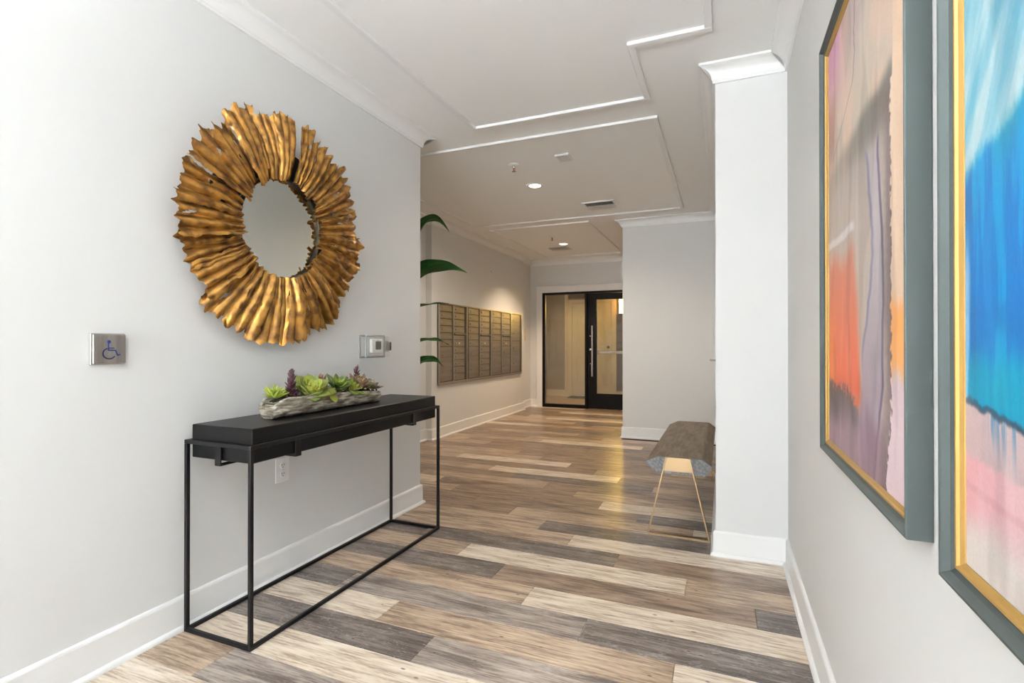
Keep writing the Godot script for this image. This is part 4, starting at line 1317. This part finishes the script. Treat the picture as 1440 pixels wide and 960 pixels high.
func build_mailboxes() -> void:
	var aluminium := mat(Color.WHITE, 0.40, 0.75)
	aluminium.albedo_texture = noise_map(91, 0.02, [[0.0, rgb(142, 134, 124)], [1.0, rgb(164, 156, 145)]], 3, 256, Vector2i(16, 1))
	tri_planar(aluminium, Vector3(3, 3, 3))
	M.mail = aluminium
	M.mail_frame = mat(rgb(176, 168, 157), 0.34, 0.8)
	M.mail_gap_shade = mat(rgb(96, 88, 76), 0.5, 0.6)  # darkened tone carries the shade of the gaps between the doors
	M.brass = mat(rgb(176, 146, 96), 0.4, 0.6)
	var white := mat(rgb(226, 222, 210), 0.6)
	var xw := -3.35
	# columns: [near z, far z, layout]; layouts are read from the top down
	var cols := [[-5.655, -5.985, "six"], [-6.025, -6.335, "slot5"], [-6.455, -6.785, "six"], [-6.825, -7.160, "slot5"], [-7.250, -7.600, "five"], [-7.635, -7.985, "slot1"], [-8.045, -8.425, "two"]]
	var units := [[0, 1, "bronze-grey mailbox unit nearest the plant, partly behind its leaves"], [2, 3, "bronze-grey mailbox unit second from the plant"], [4, 5, "bronze-grey mailbox unit second from the glazed black door"], [6, 6, "single-column parcel locker unit nearest the glazed black door"]]
	var rows := [1.705, 1.6145, 1.524, 1.4335, 1.343, 1.2525, 1.160, 1.0695, 0.979, 0.8885, 0.798, 0.7075]
	for u in units:
		var z0: float = {0: -5.632, 2: -6.3955, 4: -7.2055, 6: -8.0155}[u[0]]
		var z1: float = {0: -6.3945, 2: -7.2045, 4: -8.0145, 6: -8.505}[u[0]]
		var t := thing("mailbox_unit", u[2], "mailbox unit", Vector3(xw, 0, 0), "mailbox units set into the wall")
		var st := mb()
		span(st, Vector3(0.0005, 0.668, z1), Vector3(0.016, 1.724, z0), 0.002)
		obj("back_frame", st, M.mail_gap_shade, t)
		for e in [[0.668, 0.700], [1.708, 1.726]]:
			obj("trim_rail", box_mesh(Vector3(0.001, e[0], z1), Vector3(0.034, e[1], z0), 0.002), M.mail_frame, t)
		for z in ([z0 - 0.009, z1 + 0.006] + ([(cols[u[0]][1] + cols[u[1]][0]) / 2] if u[0] != u[1] else [])):
			obj("trim_stile", box_mesh(Vector3(0.001, 0.700, z - 0.009), Vector3(0.034, 1.708, z + 0.009), 0.002), M.mail_frame, t)
		for c in range(u[0], u[1] + 1):
			var a: float = cols[c][0]
			var b: float = cols[c][1]
			match cols[c][2]:
				"six":
					for k in 6: mail_door(t, a, b, rows[k + 1], rows[k], false, null)
					mail_door(t, a, b, rows[11], rows[6], true, null)
				"five":
					for k in 5: mail_door(t, a, b, rows[k + 1], rows[k], false, null)
					mail_door(t, a, b, rows[11], rows[5], true, null)
				"slot5", "slot1":
					for k in 4: mail_door(t, a, b, rows[k + 1], rows[k], false, null)
					var sl := sub("outgoing_slot", t, Vector3(0.016, 0, 0))
					obj("slot_hood", box_mesh(Vector3(0, 1.322, b), Vector3(0.030, 1.340, a), 0.003), M.mail, sl)
					obj("dark_slot", box_mesh(Vector3(0, 1.310, b + 0.004), Vector3(0.010, 1.322, a - 0.004)), M.dark, sl)  # solid dark block in place of the unlit hollow
					obj("slot_panel", box_mesh(Vector3(0, 1.255, b + 0.002), Vector3(0.006, 1.310, a - 0.002), 0.001), M.mail, sl)
					mail_door(t, a, b, rows[6], rows[5], false, white)
					if cols[c][2] == "slot5":
						for k in range(6, 11): mail_door(t, a, b, rows[k + 1], rows[k], false, null)
					else:
						mail_door(t, a, b, rows[11], rows[6], true, null)
				"two":
					mail_door(t, a, b, rows[5] - 0.008, rows[0], true, null)
					mail_door(t, a, b, rows[11], rows[5] - 0.008, true, null)
	var dt := thing("pale_speck", "tiny pale round sensor on the wall above the mailboxes", "speck", Vector3(xw, 2.33, -7.275))  # small pale dot on the wall, built as a dome
	obj("dome", lathe([Vector2(0.022, 0.0005), Vector2(0.021, 0.008), Vector2(0.012, 0.016), Vector2(0, 0.018)], Vector3.ZERO, Basis(Vector3.UP, Vector3.RIGHT, Vector3.BACK), 18), M.white_plastic, dt)


# ------------------------------------------------------------------ plant behind the left wall

func blade(parent: Node, p0: Vector3, p1: Vector3, p2: Vector3, width: float, roll: float, fold: float, m: Material) -> void:
	# a banana-like blade along a bent midrib, its halves raised by «fold»
	var rows := []
	var n := 22
	for i in n + 1:
		var s := float(i) / n
		var p := p0.lerp(p1, s).lerp(p1.lerp(p2, s), s)
		var d := (p0.lerp(p1, s).direction_to(p1.lerp(p2, s)))
		var side := d.cross(Vector3.UP).normalized()
		side = side.rotated(d, roll)
		var up := side.cross(d).normalized()
		var w := width * 0.5 * pow(sin(PI * clampf(0.04 + 0.96 * pow(s, 0.6), 0, 1)), 1.15) + 0.0015
		var row := []
		for k in 13:
			var q := lerpf(-1.0, 1.0, k / 12.0)
			var wave := sin(s * 21.0 + q * 2.0) * 0.006 * absf(q)
			row.append(p + side * q * w * cos(fold) + up * (absf(q) * w * sin(fold) + wave + 0.0014))
		for k in 13:
			var q := lerpf(1.0, -1.0, k / 12.0)
			var wave := sin(s * 21.0 + q * 2.0) * 0.006 * absf(q)
			row.append(p + side * q * w * cos(fold) + up * (absf(q) * w * sin(fold) + wave - 0.0014))
		rows.append(row)
	obj("leaf", net(rows, true, false, false), m, parent)


func build_palm() -> void:
	var c := Vector3(-3.02, 0, -4.18)
	var t := thing("bird_of_paradise_plant", "tall broad-leaved potted plant in the niche behind the left wall", "plant", c)
	obj("pot", lathe([Vector2(0, 0.001), Vector2(0.13, 0.001), Vector2(0.135, 0.01), Vector2(0.175, 0.34), Vector2(0.180, 0.36), Vector2(0.168, 0.362), Vector2(0.160, 0.33), Vector2(0, 0.33)], Vector3.ZERO, Basis(), 36), mat(rgb(62, 60, 58), 0.6), t)
	obj("soil", lathe([Vector2(0.161, 0.325), Vector2(0.08, 0.335), Vector2(0, 0.338)], Vector3.ZERO, Basis(), 24), mat(rgb(48, 38, 30), 0.95), t)
	var lm := mat(Color.WHITE, 0.34)
	lm.albedo_texture = noise_map(95, 0.02, [[0.0, rgb(24, 62, 30)], [0.5, rgb(36, 88, 38)], [1.0, rgb(58, 112, 46)]], 3, 256, Vector2i(1, 10))
	lm.uv1_scale = Vector3(1, 3, 1)
	lm.backlight_enabled = true
	lm.backlight = Color(0.10, 0.22, 0.06)
	var stem := mat(rgb(74, 104, 52), 0.5)
	var leaves := [
		# [blade foot, bend, tip, width, roll, fold]
		[Vector3(-2.93, 1.66, -4.20), Vector3(-2.66, 2.70, -4.20), Vector3(-2.345, 2.235, -4.16), 0.17, 1.15, 0.45],
		[Vector3(-3.00, 1.62, -4.24), Vector3(-2.66, 2.06, -4.22), Vector3(-2.165, 1.850, -4.18), 0.29, 0.95, 0.30],
		[Vector3(-3.00, 1.42, -4.16), Vector3(-2.68, 1.60, -4.18), Vector3(-2.350, 1.570, -4.16), 0.15, 0.10, 0.30],
		[Vector3(-3.02, 1.00, -4.18), Vector3(-2.66, 1.34, -4.20), Vector3(-2.360, 1.190, -4.18), 0.13, 0.35, 0.30],
		[Vector3(-3.00, 0.72, -4.20), Vector3(-2.62, 1.20, -4.20), Vector3(-2.415, 0.985, -4.17), 0.15, 0.75, 0.25],
		[Vector3(-3.06, 1.50, -4.05), Vector3(-3.06, 2.10, -3.85), Vector3(-3.00, 2.05, -3.52), 0.24, 0.3, 0.3],
		[Vector3(-3.10, 1.30, -4.30), Vector3(-3.18, 1.90, -4.50), Vector3(-3.16, 1.80, -4.86), 0.24, -0.3, 0.3],
		[Vector3(-3.06, 1.75, -4.24), Vector3(-3.14, 2.45, -4.36), Vector3(-3.12, 2.52, -4.72), 0.22, 0.2, 0.35]]
	for e in leaves:
		var foot: Vector3 = e[0]
		var base := Vector3(rng.randf_range(-0.05, 0.05), 0.32, rng.randf_range(-0.05, 0.05))
		var pts := []
		for k in 9:
			var s := k / 8.0
			pts.append(base.lerp(foot - c, s) + Vector3(-0.03 * sin(PI * s), 0, 0))
		obj("stem", tube(pts, [0.014, 0.013, 0.012, 0.011, 0.010, 0.009, 0.008, 0.007, 0.006], 9), stem, t)
		blade(t, foot - c, e[1] - c, e[2] - c, e[3], e[4], e[5], lm)


# ------------------------------------------------------------------ bench

func build_bench() -> void:
	var z1 := -3.345
	var z0 := -4.955
	var t := thing("bench", "faceted grey-brown wood bench on slim metal loop legs by the wall end", "bench", Vector3(-0.258, 0, (z0 + z1) / 2))
	var zc := t.position.z
	var xc := t.position.x
	# hexagon-like section (x, y), clockwise from the left tip
	var sec := [Vector2(-0.466, 0.447), Vector2(-0.385, 0.488), Vector2(-0.120, 0.488), Vector2(-0.062, 0.447), Vector2(-0.103, 0.385), Vector2(-0.388, 0.385)]
	var names := ["chamfer", "top", "chamfer", "skirt", "underside", "skirt"]
	var wm := mat(Color.WHITE, 0.5)
	wm.albedo_texture = wood(301, rgb(92, 78, 62), rgb(114, 99, 80), rgb(132, 116, 95), 0.0, 768, 128)
	var st := mb()
	var mid := Vector3(0, 0.435, 0)
	var round_ := []
	for i in 6:   # soften the arrises
		var p: Vector2 = sec[i]
		var a: Vector2 = sec[(i + 5) % 6]
		var b: Vector2 = sec[(i + 1) % 6]
		for k in 4:
			var f := k / 3.0
			var q0 := p + (a - p).normalized() * 0.010
			var q1 := p + (b - p).normalized() * 0.010
			round_.append(q0.lerp(p, f).lerp(p.lerp(q1, f), f))
	var n := round_.size()
	var run := 0.0
	for i in n:
		var p: Vector2 = round_[i]
		var q: Vector2 = round_[(i + 1) % n]
		var d := (q - p).normalized()
		var nn := Vector3(-d.y, d.x, 0)
		var a := Vector3(p.x - xc, p.y, z0 - zc + 0.004)
		var b := Vector3(p.x - xc, p.y, z1 - zc - 0.004)
		var c := Vector3(q.x - xc, q.y, z1 - zc - 0.004)
		var e := Vector3(q.x - xc, q.y, z0 - zc + 0.004)
		var v0 := run / 0.42
		run += p.distance_to(q)
		var v1 := run / 0.42
		for k in [[a, Vector2(0, v0)], [c, Vector2(1.2, v1)], [b, Vector2(1.2, v0)], [a, Vector2(0, v0)], [e, Vector2(0, v1)], [c, Vector2(1.2, v1)]]:
			vtx(st, k[0], nn, k[1])
	obj("seat", st, wm, t)
	var gm := mat(Color.WHITE, 0.75)
	gm.albedo_texture = noise_map(305, 0.03, [[0.0, rgb(94, 95, 96)], [0.5, rgb(118, 119, 119)], [1.0, rgb(146, 147, 146)]], 5, 256)
	tri_planar(gm, Vector3(5, 5, 5))
	for z in [[z1 - 0.006, z1], [z0, z0 + 0.006]]:
		var cap := mb()
		var c2 := Vector3(0, 0.435, (z[0] + z[1]) / 2 - zc)
		for i in n:
			var p: Vector2 = round_[i]
			var q: Vector2 = round_[(i + 1) % n]
			var p3 := Vector3(p.x - xc, p.y, 0)
			var q3 := Vector3(q.x - xc, q.y, 0)
			var zf := Vector3(0, 0, z[1] - zc)
			var zb := Vector3(0, 0, z[0] - zc)
			tri(cap, p3 + zf, q3 + zf, Vector3(0, 0.435, z[1] - zc), c2)
			tri(cap, p3 + zb, q3 + zb, Vector3(0, 0.435, z[0] - zc), c2)
			quad(cap, p3 + zf, q3 + zf, q3 + zb, p3 + zb, c2)
		obj("end_face", cap, gm, t, "mottled grey sawn end")
	for e in [[z1 + 0.003, 1.0], [-4.885, -1.0]]:
		var z: float = e[0] - zc
		var at_end: bool = e[1] > 0.0
		var leg := sub("leg_loop", t)
		var tl := Vector3(-0.331 - xc, 0.489, z)
		var tr := Vector3(-0.192 - xc, 0.489, z)
		var bl := Vector3(-0.443 - xc, 0.004, z)
		var br := Vector3(-0.080 - xc, 0.004, z)
		if not at_end:
			tl.y = 0.384
			tr.y = 0.384
		for pr in [[tl, bl], [tr, br], [bl, br]]:
			var fb := mb()
			bar(fb, pr[0], pr[1], 0.0095, 0.038, Vector3.BACK, 0.001)
			obj("flat_bar", fb, M.champagne, leg)
		if at_end:
			var pl := mb()
			var q := [Vector3(-0.331 - xc, 0.488, z), Vector3(-0.192 - xc, 0.488, z), Vector3(-0.174 - xc, 0.403, z), Vector3(-0.349 - xc, 0.403, z)]
			var cc := Vector3(0, 0.44, z + 0.003)
			var dz := Vector3(0, 0, 0.006)
			quad(pl, q[0] + dz, q[1] + dz, q[2] + dz, q[3] + dz, cc)
			quad(pl, q[0], q[1], q[2], q[3], cc)
			for k in 4: quad(pl, q[k], q[(k + 1) % 4], q[(k + 1) % 4] + dz, q[k] + dz, cc)
			obj("mounting_plate", pl, M.champagne, leg, "champagne metal plate")
	obj("inlay_plate", box_mesh(Vector3(-0.355 - xc, 0.486, z0 + 0.0 - zc), Vector3(-0.215 - xc, 0.4895, z0 + 0.035 - zc), 0.001), M.champagne, t)


# ------------------------------------------------------------------ ceiling fixtures

func downlight(at: Vector3, energy: float, color: Color, angle: float, label: String, group: String) -> void:
	var t := thing("recessed_downlight", label, "ceiling light", at, group)
	obj("trim_ring", lathe([Vector2(0.088, -0.0005), Vector2(0.088, -0.004), Vector2(0.080, -0.007), Vector2(0.060, -0.005), Vector2(0.058, -0.0005)], Vector3.ZERO, Basis(), 36), M.white_plastic, t)
	var em := mat(rgb(255, 244, 226), 0.5)
	em.emission_enabled = true
	em.emission = Color(color.r, lerpf(color.g, 1.0, 0.5), lerpf(color.b, 1.0, 0.5))
	em.emission_energy_multiplier = 4.0
	obj("lens", lathe([Vector2(0.0595, -0.0006), Vector2(0.0590, -0.0035), Vector2(0.03, -0.0045), Vector2(0, -0.0048)], Vector3.ZERO, Basis(), 30), em, t)
	var l := SpotLight3D.new()
	l.name = "beam"
	l.light_color = color
	l.light_energy = energy
	l.light_size = 0.05
	l.spot_range = 14.0
	l.spot_attenuation = 2.0
	l.spot_angle = angle
	l.spot_angle_attenuation = 0.6
	l.shadow_enabled = true
	l.position = Vector3(0, -0.06, 0)
	l.rotation_degrees = Vector3(-90, 0, 0)
	t.add_child(l)


func sprinkler(at: Vector3, label: String) -> void:
	var t := thing("fire_sprinkler", label, "sprinkler", at)
	t.scale = Vector3.ONE * 1.35
	obj("escutcheon", lathe([Vector2(0.034, -0.0005), Vector2(0.034, -0.003), Vector2(0.026, -0.008), Vector2(0.012, -0.010), Vector2(0, -0.010)], Vector3.ZERO, Basis(), 24), M.white_plastic, t)
	var st := mb()
	add(st, tube([Vector3(0, -0.008, 0), Vector3(0, -0.022, 0)], [0.009], 12))
	for s in [-1, 1]: bar(st, Vector3(0.008 * s, -0.020, 0), Vector3(0.004 * s, -0.045, 0), 0.004, 0.003, Vector3.BACK)
	obj("yoke", st, M.chrome, t)
	obj("bulb", tube([Vector3(0, -0.022, 0), Vector3(0, -0.042, 0)], [0.003], 8), mat(rgb(150, 30, 24), 0.2), t)
	obj("deflector", lathe([Vector2(0, -0.045), Vector2(0.014, -0.045), Vector2(0.014, -0.047), Vector2(0, -0.047)], Vector3.ZERO, Basis(), 16), M.chrome, t)


func vent(at: Vector3, w: float, d: float, label: String) -> void:
	var t := thing("air_vent", label, "vent", at)
	var st := mb()
	var hw := w / 2
	var hd := d / 2
	for e in [[-hw, hw, hd - 0.022, hd], [-hw, hw, -hd, -hd + 0.022], [-hw, -hw + 0.022, -hd + 0.022, hd - 0.022], [hw - 0.022, hw, -hd + 0.022, hd - 0.022]]:
		span(st, Vector3(e[0], -0.014, e[2]), Vector3(e[1], -0.0005, e[3]), 0.002)
	obj("frame", st, M.white_plastic, t)
	obj("duct_shade", box_mesh(Vector3(-hw + 0.02, -0.0022, -hd + 0.02), Vector3(hw - 0.02, -0.0006, hd - 0.02)), mat(rgb(40, 40, 38), 0.9), t)  # dark sheet stands for the unlit depth behind the louvers
	var n := int((d - 0.05) / 0.032)
	for k in n:
		var z := lerpf(-hd + 0.036, hd - 0.036, float(k) / maxf(1, n - 1))
		var sl := mb()
		box(sl, Vector3(0, -0.0075, z), Vector3(w - 0.046, 0.0015, 0.016), 0.0004, Basis(Vector3.RIGHT, -0.5 if z < 0 else 0.6))
		obj("louver", sl, mat(rgb(198, 197, 192), 0.5), t)


func build_unseen_uplighter() -> void:
	# unseen uplighter behind the camera, placed to brighten the ceiling and its bounce
	var t := thing("unseen_uplighter", "unseen white standing uplighter out of view, placed to light the ceiling", "unseen lamp", Vector3(-0.9, 0, 1.3))
	obj("base", lathe([Vector2(0, 0.0), Vector2(0.15, 0.0), Vector2(0.15, 0.014), Vector2(0.13, 0.022), Vector2(0.02, 0.03), Vector2(0, 0.03)], Vector3.ZERO, Basis(), 36), M.white_plastic, t)
	obj("pole", tube([Vector3(0, 0.02, 0), Vector3(0, 1.72, 0)], [0.013], 14), M.white_plastic, t)
	obj("bowl", lathe([Vector2(0.012, 1.70), Vector2(0.07, 1.715), Vector2(0.14, 1.76), Vector2(0.17, 1.815), Vector2(0.165, 1.815), Vector2(0.135, 1.765), Vector2(0.07, 1.722), Vector2(0, 1.712)], Vector3.ZERO, Basis(), 40), M.white_plastic, t)
	var em := mat(Color.WHITE, 0.5)
	em.emission_enabled = true
	em.emission = Color(1.0, 0.98, 0.95)
	em.emission_energy_multiplier = 5.0
	obj("bulb", lathe([Vector2(0, 1.725), Vector2(0.05, 1.735), Vector2(0.06, 1.755), Vector2(0.045, 1.775), Vector2(0, 1.785)], Vector3.ZERO, Basis(), 24), em, t)
	var l := SpotLight3D.new()
	l.name = "beam"
	l.light_color = Color(0.96, 0.98, 1.0)
	l.light_energy = UNSEEN_UPLIGHT_POWER
	l.light_size = 0.06
	l.spot_range = 14.0
	l.spot_attenuation = 2.0
	l.spot_angle = 72.0
	l.spot_angle_attenuation = 0.8
	l.shadow_enabled = true
	l.position = Vector3(0, 1.86, 0)
	l.rotation_degrees = Vector3(74, 0, 0)   # beam tilted towards the hall ceiling
	t.add_child(l)


func build_ceiling_fixtures() -> void:
	downlight(Vector3(-1.733, CEIL, -4.80), 1.2, Color(1.0, 0.93, 0.84), 82.0, "lit recessed downlight in the middle ceiling panel near the air vent", "")
	downlight(Vector3(-2.33, CEIL, -7.78), 2.1, LAMP_WARM, 62.0, "lit recessed downlight in the far ceiling panel before the black door", "")
	sprinkler(Vector3(-1.70, CEIL, -4.165), "small fire sprinkler in the middle ceiling panel left of the square speaker")
	sprinkler(Vector3(-2.32, CEIL, -7.17), "small fire sprinkler in the far ceiling panel by the mailboxes")
	vent(Vector3(-1.283, CEIL, -5.74), 0.36, 0.33, "white louvered air vent in the middle ceiling panel")
	vent(Vector3(-2.50, CEIL, -8.10), 0.36, 0.33, "white louvered air vent in the far ceiling panel by the door")
	var s := thing("ceiling_speaker", "square flat white speaker grille on the middle ceiling panel", "speaker", Vector3(-1.238, CEIL, -4.15))
	obj("grille", box_mesh(Vector3(-0.060, -0.016, -0.075), Vector3(0.060, -0.0005, 0.075), 0.003), M.white_plastic, s)
	for k in 7:
		obj("rib", box_mesh(Vector3(-0.050, -0.0175, -0.062 + 0.0195 * k), Vector3(0.050, -0.0158, -0.054 + 0.0195 * k), 0.0004), mat(rgb(190, 190, 186), 0.6), s)
